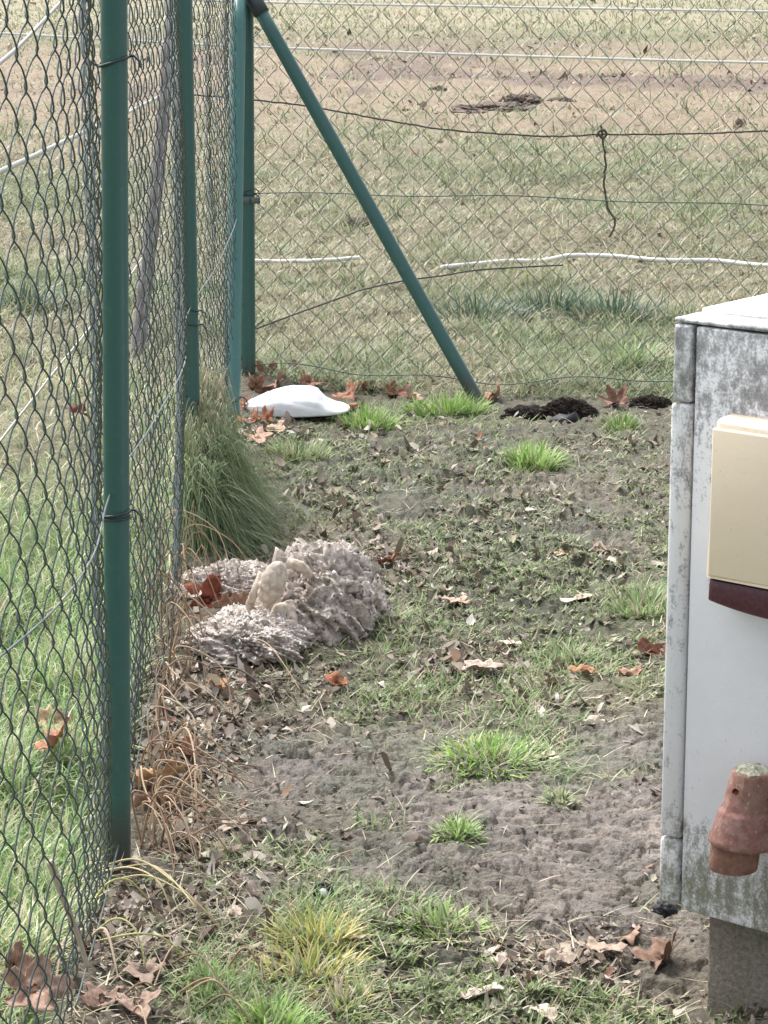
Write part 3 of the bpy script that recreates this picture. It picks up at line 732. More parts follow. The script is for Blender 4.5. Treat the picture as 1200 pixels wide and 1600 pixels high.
# ------------------------------------------------------------------ plants
def blades(x, y, z, L, Wd, az, lean, curl, col, segs=3, tipcol=None, twist=0.25):
    """many tapered grass blades in one mesh; lean/curl are angles from upright at the foot / added at the tip"""
    n = len(x); V = np.zeros((n, 2 * segs + 1, 3)); Cc = np.zeros((n, 2 * segs + 1, 3))
    px, py, pz = x.copy(), y.copy(), z.copy()
    fx, fy = np.cos(az), np.sin(az); sx, sy = -np.sin(az + twist), np.cos(az + twist)
    if tipcol is None: tipcol = col
    for k in range(segs + 1):
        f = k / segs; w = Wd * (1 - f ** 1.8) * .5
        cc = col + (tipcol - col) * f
        if k < segs:
            V[:, 2 * k] = np.stack([px - sx * w, py - sy * w, pz], 1); V[:, 2 * k + 1] = np.stack([px + sx * w, py + sy * w, pz], 1)
            Cc[:, 2 * k] = cc; Cc[:, 2 * k + 1] = cc
            a = lean + curl * (k + .5) / segs
            st = L / segs
            px = px + st * np.sin(a) * fx; py = py + st * np.sin(a) * fy; pz = pz + st * np.cos(a)
        else:
            V[:, 2 * k] = np.stack([px, py, pz], 1); Cc[:, 2 * k] = cc
    nv = 2 * segs + 1; base = np.arange(n)[:, None] * nv
    q = np.concatenate([base + np.array([[2 * k, 2 * k + 1, 2 * k + 3, 2 * k + 2]]) for k in range(segs - 1)]) if segs > 1 else None
    t = base + np.array([[2 * segs - 2, 2 * segs - 1, 2 * segs]])
    return V.reshape(-1, 3), q, t, Cc.reshape(-1, 3)
def pal(n, cols, w=None, jit=.18):
    cols = np.array(cols); i = rng.choice(len(cols), n, p=None if w is None else np.array(w) / np.sum(w))
    c = cols[i] * (1 + (rng.random((n, 1)) - .5) * 2 * jit); return np.clip(c * (1 + (rng.random((n, 3)) - .5) * .12), .003, .9)
def stuff(name, V, q, t, c, m):
    return obj(name, mesh_np(name, V, q, t, c), m, kind='stuff')
FRESH = [(.145, .225, .085), (.20, .29, .115), (.105, .17, .068), (.28, .34, .18)]
OLIVE = [(.17, .21, .105), (.24, .27, .145), (.12, .155, .08), (.30, .305, .185)]
STRAW = [(.38, .335, .235), (.48, .43, .32), (.29, .25, .17), (.33, .315, .20)]
DEEP = [(.06, .11, .065), (.09, .15, .08), (.06, .10, .07), (.17, .22, .14)]

# field grass: short, matted, patchy
def field_grass():
    n = 230000
    px = rng.uniform(-280, 1480, n); py = rng.uniform(-40, 640, n) ** 1.0
    x, y = Gv(px, py)
    keep = (y > back_y(x) - .04) & ~((x < fence_x(y)) & (y < CORNER[1]))
    x, y = x[keep], y[keep]
    patch = fbm(x * .5, y * .9, 77, 4); p2 = fbm(x * 3, y * 2.2, 79, 3)
    n1 = fbm(x * 2.3, y * 2.3, 71, 4)
    worn = sstep(14, 21, y + (n1 - .5) * 6) * sstep(34, 25, y + (n1 - .5) * 7)
    k = rng.random(len(x)) > worn * .72; x, y, patch, p2 = x[k], y[k], patch[k], p2[k]; n = len(x)
    z = Hgt(x, y, False) - .004
    far = np.clip(y / 9, 1, 4)
    tall = sstep(.52, .72, p2)
    L = rng.uniform(.03, .075, n) * (1 + 1.0 * tall) * (.8 + .25 * far); Wd = rng.uniform(.003, .0055, n) * far
    c = pal(n, STRAW)
    g_ = (rng.random(n) < sstep(.34, .62, patch * .6 + p2 * .4) * .6 + .34); c[g_] = pal(int(g_.sum()), OLIVE)
    f_ = (rng.random(n) < .10 * sstep(.45, .6, p2)) & (y < 14); c[f_] = pal(int(f_.sum()), FRESH)
    near = (rng.random(n) < sstep(10.5, 8.9, y) * .25); c[near] = pal(int(near.sum()), FRESH + OLIVE)
    lean = rng.uniform(.55, 1.5, n); V = blades(x, y, z, L, Wd, rng.uniform(0, 2 * pi, n), lean, rng.uniform(-.1, .8, n), c, 3, c * rng.uniform(.75, 1.15, (n, 1)))
    stuff('field_grass', *V, M_grass)
field_grass()
def verge_grass():                                # fresh grass left of the mesh
    n = 60000
    px = rng.uniform(-320, 330, n); py = rng.uniform(560, 1680, n)
    x, y = Gv(px, py)
    p = fbm(x * 3.5, y * 2.5, 121, 3); p2 = fbm(x * 1.2, y * 1.0, 123, 3)
    k = (x < fence_x(y) - .055 + .03 * (p - .5)) & (y < CORNER[1] + .3) & (rng.random(n) < .25 + 1.1 * sstep(.36, .6, p)); x, y, p, p2 = x[k], y[k], p[k], p2[k]; n = len(x)
    z = Hgt(x, y, False) - .005
    L = rng.uniform(.04, .115, n) * (.6 + .9 * p); Wd = rng.uniform(.0025, .0052, n)
    c = pal(n, FRESH); o_ = rng.random(n) < .18 + .5 * sstep(6.3, 7.6, y); c[o_] = pal(int(o_.sum()), OLIVE + STRAW)
    st = rng.random(n) < .13 + .25 * sstep(.55, .7, p2); c[st] = pal(int(st.sum()), STRAW)
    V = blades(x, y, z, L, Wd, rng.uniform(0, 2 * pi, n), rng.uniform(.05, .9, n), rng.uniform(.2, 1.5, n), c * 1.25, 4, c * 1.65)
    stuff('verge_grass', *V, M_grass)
verge_grass()
def yard_grass():
    n = 190000
    px = rng.uniform(150, 1200, n); py = rng.uniform(610, 1690, n)
    x, y = Gv(px, py)
    mud, green, moss, lit, left, back, out, wob = zones(x, y)
    p = fbm(x * 9, y * 7, 131, 3); p2 = fbm(x * 25, y * 20, 133, 2)
    dens = np.clip(green * 1.1 - mud * .25, 0, 1) * sstep(.36, .62, p + (p2 - .5) * .5) * .55 + .10 * moss * sstep(.48, .65, p)
    k = (rng.random(n) < dens) & (out < .5); x, y = x[k], y[k]; green = green[k]; n = len(x)
    z = Hgt(x, y) - .003
    L = rng.uniform(.018, .06, n) * (.7 + .6 * green); Wd = rng.uniform(.002, .0042, n)
    c = pal(n, FRESH + OLIVE[:2]) * 1.2; st = rng.random(n) < .22; c[st] = pal(int(st.sum()), STRAW)
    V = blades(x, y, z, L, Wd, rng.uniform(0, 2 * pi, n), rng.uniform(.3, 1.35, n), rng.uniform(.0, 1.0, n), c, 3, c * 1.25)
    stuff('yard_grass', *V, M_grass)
yard_grass()

def flakes(x, y, z, size, col, tilt=.5, curl=1.0):
    """small crumpled scraps of leaf: bent blades of eleven points with an uneven edge"""
    n = len(x); az = rng.uniform(0, 2 * pi, n); rx = rng.normal(0, tilt, n); ry = rng.normal(0, tilt, n)
    asp = rng.uniform(.28, .7, n); c1 = rng.normal(.25, .45, n) * curl; c2 = rng.normal(.35, .5, n) * curl; sk = rng.normal(0, .25, n)
    loc = np.zeros((n, 11, 3)); rows = [(.55, .62), (.0, 1.0), (-.55, .7)]
    def put(k, a_, b_):
        X = a_ * size * .5; Y = b_ * size * .5 * asp + sk * a_ * size * .2
        loc[:, k, 0] = X + rng.normal(0, .06, n) * size; loc[:, k, 1] = Y
        loc[:, k, 2] = size * .5 * (c1 * (a_ ** 2) * .8 + c2 * (b_ * asp) ** 2 * 1.4 + rng.normal(0, .10, n))
    put(0, 1.0, 0)
    for r_, (a_, w_) in enumerate(rows):
        j1 = w_ * rng.uniform(.65, 1.2, n); j2 = w_ * rng.uniform(.65, 1.2, n)
        put(1 + 3 * r_, a_, j1); put(2 + 3 * r_, a_, 0 * j1); put(3 + 3 * r_, a_, -j2)
    put(10, -1.0, 0)
    u = loc[:, :, 0] * np.cos(az)[:, None] - loc[:, :, 1] * np.sin(az)[:, None]
    v = loc[:, :, 0] * np.sin(az)[:, None] + loc[:, :, 1] * np.cos(az)[:, None]
    w = loc[:, :, 2] + u * np.tan(np.clip(rx, -1, 1))[:, None] + v * np.tan(np.clip(ry, -1, 1))[:, None]
    w = w - w.min(1)[:, None] * .8
    V = np.stack([u + x[:, None], v + y[:, None], w + z[:, None]], -1).reshape(-1, 3)
    base = np.arange(n)[:, None] * 11
    T = [(0, 1, 2), (0, 2, 3), (1, 4, 2), (2, 4, 5), (2, 5, 3), (3, 5, 6), (4, 7, 5), (5, 7, 8), (5, 8, 6), (6, 8, 9), (10, 8, 7), (10, 9, 8)]
    t = np.concatenate([base + np.array([k]) for k in T])
    return V, None, t, np.repeat(col, 11, 0)
def leaf_litter():
    n = 210000
    px = rng.uniform(120, 1200, n); py = 640 + 1050 * rng.random(n) ** 1.15
    x, y = Gv(px, py)
    mud, green, moss, lit, left, back, out, wob = zones(x, y)
    p = fbm(x * 6, y * 5, 141, 4)
    dens = np.clip(lit * .85 + moss * .11 + .05, 0, 1) * sstep(.34, .62, p) * (1 - .75 * np.clip(mud * (1 - lit), 0, 1))
    k = (rng.random(n) < dens * .62) & (out < .6); x, y, lit, moss = x[k], y[k], lit[k], moss[k]; n = len(x)
    z = Hgt(x, y) - .001
    size = np.exp(rng.normal(math.log(.0125), .5, n)) * np.interp(y, [3.5, 8], [.85, 1.35]); size = np.clip(size, .005, .042)
    c = pal(n, [(.215, .172, .135), (.32, .268, .215), (.45, .40, .335), (.13, .10, .08), (.27, .17, .118)], [3, 3, 2, 3, .6])
    mo = rng.random(n) < np.clip(moss * .75 - lit * .3, 0, 1); c[mo] = pal(int(mo.sum()), [(.20, .19, .13), (.26, .235, .165), (.15, .14, .09), (.38, .35, .28)])
    pl = rng.random(n) < .035; c[pl] = pal(int(pl.sum()), [(.55, .52, .46), (.47, .43, .36)])
    stuff('leaf_litter', *flakes(x, y, z, size, c, .42), M_litter)
leaf_litter()
def straw():
    n = 60000
    px = rng.uniform(100, 1200, n); py = rng.uniform(640, 1690, n)
    x, y = Gv(px, py)
    mud, green, moss, lit, left, back, out, wob = zones(x, y)
    p = fbm(x * 7, y * 6, 151, 3)
    k = (rng.random(n) < np.clip(lit * .5 + moss * .25 + green * .25 + .03, 0, 1) * sstep(.35, .65, p) * .45) & (out < .5); x, y = x[k], y[k]; n = len(x)
    z = Hgt(x, y) + .002
    c = pal(n, STRAW + [(.22, .17, .11), (.5, .44, .33)])
    V = blades(x, y, z, rng.uniform(.02, .085, n), rng.uniform(.0013, .003, n), rng.uniform(0, 2 * pi, n), rng.uniform(1.1, 1.5, n), rng.uniform(-.1, .5, n), c, 3)
    stuff('dry_straw', *V, M_dry)
straw()

def moss_mat():
    n = 360000
    px = rng.uniform(200, 1200, n); py = rng.uniform(630, 1690, n)
    x, y = Gv(px, py)
    mud, green, moss, lit, left, back, out, wob = zones(x, y)
    p = fbm(x * 8, y * 7, 171, 4); p2 = fbm(x * 2, y * 2, 173, 3)
    k = (rng.random(n) < np.clip(moss * .9 + green * .4 - mud * .5, 0, 1) * sstep(.36, .56, p * .7 + p2 * .3)) & (out < .5); x, y = x[k], y[k]; n = len(x)
    h1, g1, h2, g2 = crust(x, y); k = rng.random(n) < sstep(-.35, .25, h1 + .4 * h2) + .08; x, y = x[k], y[k]; n = len(x)
    c = pal(n, [(.155, .205, .08), (.215, .265, .112), (.28, .31, .165), (.095, .125, .055), (.36, .35, .25)], [3, 3, 2.4, 2, 1.2])
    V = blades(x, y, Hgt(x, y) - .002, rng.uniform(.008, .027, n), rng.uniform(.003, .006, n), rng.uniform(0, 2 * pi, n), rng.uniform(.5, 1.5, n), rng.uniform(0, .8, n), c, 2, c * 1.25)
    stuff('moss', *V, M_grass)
moss_mat()
def mud_crumbs():
    n = 90000
    px = rng.uniform(200, 1200, n); py = rng.uniform(1040, 1560, n)
    x, y = Gv(px, py)
    mud, green, moss, lit, left, back, out, wob = zones(x, y); p = fbm(x * 7, y * 9, 181, 4)
    k = (rng.random(n) < np.clip(mud, 0, 1) * sstep(.45, .7, p) * .16) & (out < .5); x, y = x[k], y[k]; n = len(x)
    c = pal(n, [(.19, .158, .134), (.16, .132, .112), (.24, .205, .175), (.12, .098, .083)])
    stuff('mud_crumbs', *flakes(x, y, Hgt(x, y) - .003, np.exp(rng.normal(math.log(.0085), .45, n)), c, .2, .9), M_litter)
mud_crumbs()

# single grass tufts
VIV = [(.16, .27, .06), (.22, .33, .09), (.12, .21, .05), (.30, .37, .16)]
def tuft(px, py, rad, n, L, label, cols=VIV, straw_f=.1, upright=.6, wd=.0038, name='grass_tuft', group=None, z_off=0, ry=None):
    p = on(px, py); a = rng.uniform(0, 2 * pi, n); rr = rad * np.sqrt(rng.random(n))
    x = rr * np.cos(a); y = rr * np.sin(a) * (ry or 1)
    z = Hgt(x + p[0], y + p[1]) - p[2] - .006
    az = a + rng.normal(0, .7, n); lean = np.clip(rr / rad * upright + rng.normal(.1, .22, n), 0, 1.4)
    ll = L * rng.uniform(.45, 1.1, n) * (1 - .35 * rr / rad)
    c = pal(n, cols) * (1.3 if 'dark' not in label else .85); s_ = rng.random(n) < straw_f; c[s_] = pal(int(s_.sum()), STRAW)
    V, q, t, cc = blades(x, y, z, ll, rng.uniform(.6, 1.5, n) * wd * 1.15, az, lean, rng.uniform(.1, 1.1, n), c, 4, c * 1.22)
    o = obj(name, mesh_np(name, V, q, t, cc), M_grass, None, p); o['label'] = label; o['category'] = 'grass tuft'
    if group: o['group'] = group
    return o
tuft(836, 722, .072, 420, .105, 'bright green grass tuft alone on the moss, left of the cabinet top')
tuft(578, 662, .085, 420, .10, 'bright green tuft at the right tip of the white sack', straw_f=.06)
tuft(700, 644, .13, 700, .10, 'fresh green grass at the foot of the slanting brace', straw_f=.08, ry=.7)
tuft(468, 712, .085, 380, .09, 'pale green tuft just below the white sack', FRESH + OLIVE, .25)
tuft(972, 664, .05, 170, .075, 'small green tuft before the dark earth, beside the cabinet corner')
tuft(1010, 955, .085, 520, .085, 'green tuft pressed against the left edge of the cabinet', FRESH + OLIVE, .15)
YEL = [(.27, .28, .075), (.36, .34, .12), (.19, .24, .065), (.42, .37, .18)]
tuft(500, 1472, .065, 420, .085, 'yellow green tuft right below the black pipe end', YEL, .12, .95, .0042)
tuft(480, 1520, .085, 480, .072, 'wide yellowish tuft in the foreground, middle one of the row', YEL, .2, 1.1, .004)
tuft(535, 1572, .06, 260, .055, 'straw yellow tuft at the lower edge, right of the fresh green one', YEL + STRAW, .3, 1.1, .004)
tuft(425, 1612, .055, 300, .075, 'fresh green tuft cut by the lower edge of the view', VIV, .08, .8, .0042)
tuft(335, 1545, .045, 170, .055, 'small fresh tuft among dead leaves at lower left', VIV, .15, .8)
tuft(690, 1455, .06, 380, .06, 'low spreading green plant at the edge of the mud', VIV + OLIVE[:2], .15, 1.2, .0045)
tuft(716, 1300, .04, 220, .05, 'tiny green tuft isolated in the middle of the mud', VIV, .1, 1.1)
tuft(760, 1180, .12, 800, .06, 'wide green patch above the mud in mid yard', VIV, .15, 1.2)
tuft(875, 1248, .03, 110, .04, 'tiny olive tuft on the mud near the cabinet', FRESH + OLIVE, .2, 1.1)
tuft(885, 1030, .07, 330, .07, 'soft green tuft left of the red brown leaf by the cabinet', FRESH + OLIVE, .15, .9)
# dark lush patch in the field
for px, py, rd, n_, lab in ((745, 500, .24, 850, 'dark lush grass clump behind the slanting brace'), (860, 492, .28, 1000, 'dark lush grass clump in the field, in the middle of the dark row'), (960, 500, .24, 900, 'dark lush grass clump behind the mesh, nearest the cabinet'), (985, 570, .12, 350, 'low pale green clump behind the mesh close to the cabinet corner'), (40, 480, .2, 600, 'dark grass clump seen through the near left mesh')):
    tuft(px, py, rd, n_, .17, lab, DEEP if 'pale' not in lab else FRESH + OLIVE, .14, 1.35, .006)

# big tussock hanging beside the fence
def tussock():
    root = G(335, 858); n = 5600
    t_ = rng.random(n)
    x0 = rng.normal(-.045, .024, n); y0 = rng.uniform(-.10, .42, n)
    az = rng.normal(-.5, .95, n)                            # mostly to the yard and the viewer
    hk = np.interp(y0, [-.1, .1, .42], [.24, .34, .43]) * (.22 + .78 * rng.random(n) ** 1.5)
    Rr = rng.uniform(.35, 1.0, n) ** .8 * np.clip(.37 * (1 - hk / .46), .035, .33)
    segs = 9; V = np.zeros((n, 2 * segs + 1, 3)); Cc = np.zeros((n, 2 * segs + 1, 3))
    c = pal(n, [(.16, .22, .105), (.22, .285, .145), (.105, .15, .075), (.31, .35, .21)], None, .2); s_ = rng.random(n) < .05 + .75 * sstep(.28, .40, hk); c[s_] = pal(int(s_.sum()), STRAW)
    wdt = rng.uniform(.0016, .0032, n); wob = rng.normal(0, .045, (n, 2))
    endz = rng.uniform(-.02, .10, n) * (Rr < .2) + .0
    for k in range(segs + 1):
        f = k / segs; r_ = Rr * f ** 1.15
        zz = np.where(f < .42, hk * (1 - ((f - .42) / .42) ** 2) , endz + (hk - endz) * (1 - ((f - .42) / .58) ** 2))
        p = np.stack([x0 + r_ * np.cos(az) + wob[:, 0] * f * f, y0 + r_ * np.sin(az) + wob[:, 1] * f * f, zz - .01], 1)
        w = wdt * (1 - f ** 2) * .5; sx, sy = -np.sin(az + .5), np.cos(az + .5)
        if k < segs:
            V[:, 2 * k] = p - np.stack([sx * w, sy * w, 0 * w], 1); V[:, 2 * k + 1] = p + np.stack([sx * w, sy * w, 0 * w], 1); Cc[:, 2 * k] = Cc[:, 2 * k + 1] = c
        else: V[:, 2 * k] = p; Cc[:, 2 * k] = c * 1.15
    V[:, :, 0] = np.maximum(V[:, :, 0], -.085)
    nv = 2 * segs + 1; base = np.arange(n)[:, None] * nv
    q = np.concatenate([base + np.array([[2 * k, 2 * k + 1, 2 * k + 3, 2 * k + 2]]) for k in range(segs - 1)]); t = base + np.array([[2 * segs - 2, 2 * segs - 1, 2 * segs]])
    o = obj('grass_tussock', mesh_np('grass_tussock', V.reshape(-1, 3), q, t, Cc.reshape(-1, 3)), M_grass, None, root)
    o['label'] = 'large dark green tussock of fine drooping grass leaning on the left fence'; o['category'] = 'grass'
tussock()

# dead stems
def stems(name, curves, label, cat, m=M_dry):
    mb = MB()
    for pts, r, col in curves: mb.tube(spline(pts, 22), np.linspace(r, r * .55, 22), 5, col)
    p0 = np.array(curves[0][0][0]); 
    o = obj(name, mb.mesh(name), m); o['label'] = label; o['category'] = cat
    return o
TAN = [(.36, .245, .16), (.45, .33, .225), (.29, .18, .115), (.52, .42, .31), (.22, .15, .10)]
cv = []
for i in range(84):                              # tangled vines beside the first post
    py = random.uniform(905, 1340); px = random.uniform(212, 275); p = on(px, py)
    L = random.uniform(.10, .30); az = random.uniform(-1.5, .7); h = random.uniform(.03, .17) * (1.25 if py < 1080 else .7)
    e = p + np.array([cos(az) * L * .75, sin(az) * L, 0]); e[2] = float(Hgt(e[0], e[1])) + random.uniform(0, .03)
    m1 = p * .7 + e * .3 + np.array([random.uniform(-.03, .03), random.uniform(-.03, .03), h]); m2 = p * .35 + e * .65 + np.array([random.uniform(-.03, .03), random.uniform(-.03, .03), h * .75])
    cv.append(([p, m1, m2, e], random.uniform(.0012, .0026), random.choice(TAN)))
stems('dead_vine_tangle', cv, 'tangle of tan dead vine stems spilling from the mesh beside the near post', 'dead vine')
cv = []
for (a_, b_, c_, d_, r_) in (((150, 1362), (215, 1362), (280, 1405), (345, 1450), .0022), ((160, 1385), (230, 1388), (300, 1425), (340, 1452), .0018), ((135, 1440), (165, 1405), (200, 1395), (232, 1410), .0026), ((150, 1368), (205, 1375), (250, 1400), (270, 1440), .002), ((140, 1470), (180, 1458), (212, 1475), (228, 1515), .0022), ((150, 1475), (215, 1482), (262, 1492), (300, 1515), .0022), ((170, 1365), (240, 1372), (300, 1430), (318, 1455), .0016)):
    P_ = []
    for k, (qx, qy) in enumerate((a_, b_, c_, d_)):
        p = on(qx, qy + (0 if k in (0, 3) else 30)); 
        if k in (1, 2): p[2] += .055
        else: p[2] += .004
        P_.append(p)
    cv.append((P_, r_, random.choice([(.55, .48, .28), (.5, .42, .24), (.42, .42, .18)])))
stems('dry_grass_stems', cv, 'arching yellow dry grass stems at the foot of the near post', 'dry grass')
cv = [([at(78, 1345, 3.42), at(100, 1405, 3.42), at(118, 1450, 3.43), at(138, 1512, 3.43)], .006, (.42, .34, .26))]
stems('dead_stalk', cv, 'thick pale dead stalk leaning on the lower left mesh', 'dead stalk')
cv = []
for i in range(9):
    p = on(170 + 25 * i + random.uniform(-20, 20), random.uniform(1490, 1590)); az = random.uniform(-1.2, 1.2); L = random.uniform(.06, .16); e = p + np.array([L * cos(az), L * sin(az) * 1.2, 0]); e[2] = float(Hgt(e[0], e[1])) + .004
    m_ = (p + e) / 2 + np.array([0, 0, random.uniform(.02, .06)]); cv.append(([p + np.array([0, 0, .003]), m_, e], random.uniform(.0014, .0024), random.choice(TAN)))
cv += [([on(118, 1470), on(100, 1500) + np.array([0, 0, .03]), on(85, 1550)], .0035, (.38, .3, .22)), ([on(130, 1480), on(165, 1490) + np.array([0, 0, .04]), on(185, 1530)], .003, (.45, .36, .26))]
for one in cv:
    stems('dry_twig', [one], 'thin tan dry twig lying over the leaves at lower left', 'twig')['group'] = 'dry twigs over the leaves at lower left'
cv = []
for (a_, b_, r_, col, zz) in (((330, 1050), (420, 1085), .003, (.10, .08, .07), .02), ((365, 1010), (470, 1085), .002, (.42, .3, .2), .05), ((270, 1140), (355, 1155), .0018, (.5, .47, .42), .01), ((640, 830), (690, 822), .0016, (.6, .57, .52), .02), ((1120, 1210), (1060, 1210), .001, (.4, .3, .2), .0)):
    if zz == 0: continue
    p = on(*a_) + np.array([0, 0, .01]); e = on(*b_) + np.array([0, 0, .008]); cv.append(([p, (p + e) / 2 + np.array([0, 0, zz]), e], r_, col))
stems('twig', cv[:1], 'dark twig lying below the whitish crumbly clump', 'twig')
stems('twig', cv[1:2], 'tan twig arching over the lower edge of the whitish crumbly clump', 'twig')
# yellow blade beside the near post
pb = on(172, 1345); d_ = (along(P1, d1, 1080) - along(P1, d1, 1345))
q0 = P1 + np.array([-.0225, -.012, .0]); P_ = [q0 + d1 / np.linalg.norm(d1) * h + np.array([dx, -.003, 0]) for h, dx in ((0, .0), (.10, -.002), (.20, .003), (.285, .007))]
P_ = spline(P_, 20); w_ = np.linspace(.0046, .0022, 20)
mb = MB(); mb.tube(P_, w_, 6, (.33, .34, .12)); o = obj('grass_stalk', mb.mesh('grass_stalk'), M_dry); o['label'] = 'single yellow green stalk standing against the near green post'; o['category'] = 'grass stalk'

# ------------------------------------------------------------------ debris heap, sack, soil and other small things
def lump(name, centre, dims, seed, m, rough=.25, freq=9, nlat=90, nlon=180, flat=0.0, label=None, cat=None, shape=None, ridge=True):
    """dome of rough material resting on the ground"""
    th = np.linspace(0, 2 * pi, nlon, endpoint=False); ph = np.linspace(0, pi / 2 * 1.12, nlat)
    TH, PH = np.meshgrid(th, ph)
    X = np.sin(PH) * np.cos(TH); Y = np.sin(PH) * np.sin(TH); Z = np.cos(PH)
    if shape is not None: X, Y, Z = shape(X, Y, Z, TH)
    n1 = fbm(X * freq * .35 + Z, Y * freq * .35 + seed, seed, 3); n2 = fbm(X * freq + 3 * Z, Y * freq + 2 * Z, seed + 5, 4, .6)
    if ridge: n2 = 1 - np.abs(2 * n2 - 1)
    k = 1 + (n1 - .5) * rough * 1.6 + (n2 - .5) * rough
    V = np.stack([X * k * dims[0], Y * k * dims[1], Z * k * dims[2]], -1).reshape(-1, 3)
    i = np.arange(nlat - 1)[:, None] * nlon; kk = np.arange(nlon)[None, :]; k2 = (kk + 1) % nlon
    q = np.stack([i + kk, i + nlon + kk, i + nlon + k2, i + k2], -1).reshape(-1, 4)
    o = obj(name, mesh_np(name, V, q, None, np.ones((len(V), 3))), m, None, centre)
    if label: o['label'] = label; o['category'] = cat
    return o
def crumbs(parent, n, cols, s=(.004, .014), wts=None, zmin=.0):
    """small rounded bits bedded in the surface of a heap"""
    me = parent.data; co = np.zeros(len(me.vertices) * 3, np.float32); me.vertices.foreach_get('co', co); co = co.reshape(-1, 3)
    co = co[co[:, 2] > zmin]; p = co[rng.integers(0, len(co), n)]
    d = np.array([(1, 0, 0), (-1, 0, 0), (0, 1, 0), (0, -1, 0), (0, 0, 1), (0, 0, -1)], float)
    sz = (s[0] + (s[1] - s[0]) * rng.random(n) ** 3) * .5 + .001
    V = d[None] * sz[:, None, None] * rng.uniform(.55, 1.25, (n, 6, 1)) + rng.normal(0, .22, (n, 6, 3)) * sz[:, None, None] + p[:, None, :]
    t = np.array([(0, 2, 4), (2, 1, 4), (1, 3, 4), (3, 0, 4), (2, 0, 5), (1, 2, 5), (3, 1, 5), (0, 3, 5)])
    T = (np.arange(n)[:, None, None] * 6 + t[None]).reshape(-1, 3)
    c = np.repeat(pal(n, cols, wts, .15), 6, 0)
    return obj('crumbs', mesh_np('crumbs', V.reshape(-1, 3), None, T, c, smooth=True), M_litter, parent, kind='stuff')
def heap_scraps(parent, n):
    me = parent.data; co = np.zeros(len(me.vertices) * 3, np.float32); me.vertices.foreach_get('co', co); co = co.reshape(-1, 3)
    co = co[co[:, 2] > 0]; p = co[rng.integers(0, len(co), n)] * 1.01
    c = pal(n, [(.46, .40, .35), (.32, .26, .22), (.60, .55, .50), (.18, .14, .11)])
    obj('scraps', mesh_np('scraps', *flakes(p[:, 0], p[:, 1], p[:, 2] - .003, rng.uniform(.007, .022, n), c, .55)), M_litter, parent, kind='stuff')
def clods(parent, n, rad, hz, r0, r1, seed):
    """broken lumps of several sizes grown together into the heap"""
    mb = MB(); nl, no = 14, 22; u = np.linspace(0, 2 * pi, no, endpoint=False); v = np.linspace(0, pi, nl); U, Vv = np.meshgrid(u, v)
    D = np.stack([np.sin(Vv) * np.cos(U), np.sin(Vv) * np.sin(U), np.cos(Vv)], -1).reshape(-1, 3)
    i = np.arange(nl - 1)[:, None] * no; kk = np.arange(no)[None, :]; q = np.stack([i + kk, i + no + kk, i + no + (kk + 1) % no, i + (kk + 1) % no], -1).reshape(-1, 4)
    for k in range(n):
        a = random.uniform(0, 2 * pi); rr = math.sqrt(random.random()); r = r0 + (r1 - r0) * random.random() ** 2.2
        c = np.array([rr * rad[0] * cos(a), rr * rad[1] * sin(a), hz * math.sqrt(max(0, 1 - rr ** 2)) * random.uniform(.75, 1.02)])
        f = 1 + (fbm(D[:, 0] * 2.6 + k * 7, D[:, 1] * 2.6 + D[:, 2] * 3.1, seed + k, 4, .68) - .5) * 1.9
        sc3 = np.array([random.uniform(.7, 1.2), random.uniform(.7, 1.2), random.uniform(.75, 1.15)])
        mb.add(D * f[:, None] * r * sc3 + c, q, None, (1, 1, 1))
    obj('lumps', mb.mesh('lumps'), M_debris, parent, kind='stuff')
PALE = [(.36, .30, .255), (.50, .44, .38), (.61, .56, .50), (.74, .71, .67), (.19, .15, .12), (.08, .062, .05)]  # darkest tone puts the shade of the voids into the crumbs
hp = on(505, 965)
heap = lump('debris_heap', hp, (.12, .16, .125), 4, M_debris, .45, 5, label='lumpy heap of pale crumbling debris beside the drooping tussock', cat='debris heap')
clods(heap, 120, (.12, .16), .145, .010, .042, 400); crumbs(heap, 700, PALE, (.003, .013)); heap_scraps(heap, 190)
h2 = on(395, 1005)
heap2 = lump('debris_clump', h2, (.11, .13, .05), 9, M_debris, .5, 5, label='low whitish crumbly clump in front of the carved pale lump', cat='debris clump')
clods(heap2, 50, (.10, .115), .045, .010, .03, 500); crumbs(heap2, 1300, PALE[1:4] + PALE[3:4], (.003, .010)); heap_scraps(heap2, 90)
h3 = on(355, 925)
heap3 = lump('debris_clump', h3, (.11, .09, .055), 14, M_debris, .5, 5, label='small pale crumbly clump behind the rust brown lobed leaf', cat='debris clump')
clods(heap3, 30, (.10, .08), .05, .012, .03, 600); crumbs(heap3, 400, PALE[:4], (.003, .012)); heap_scraps(heap3, 60)

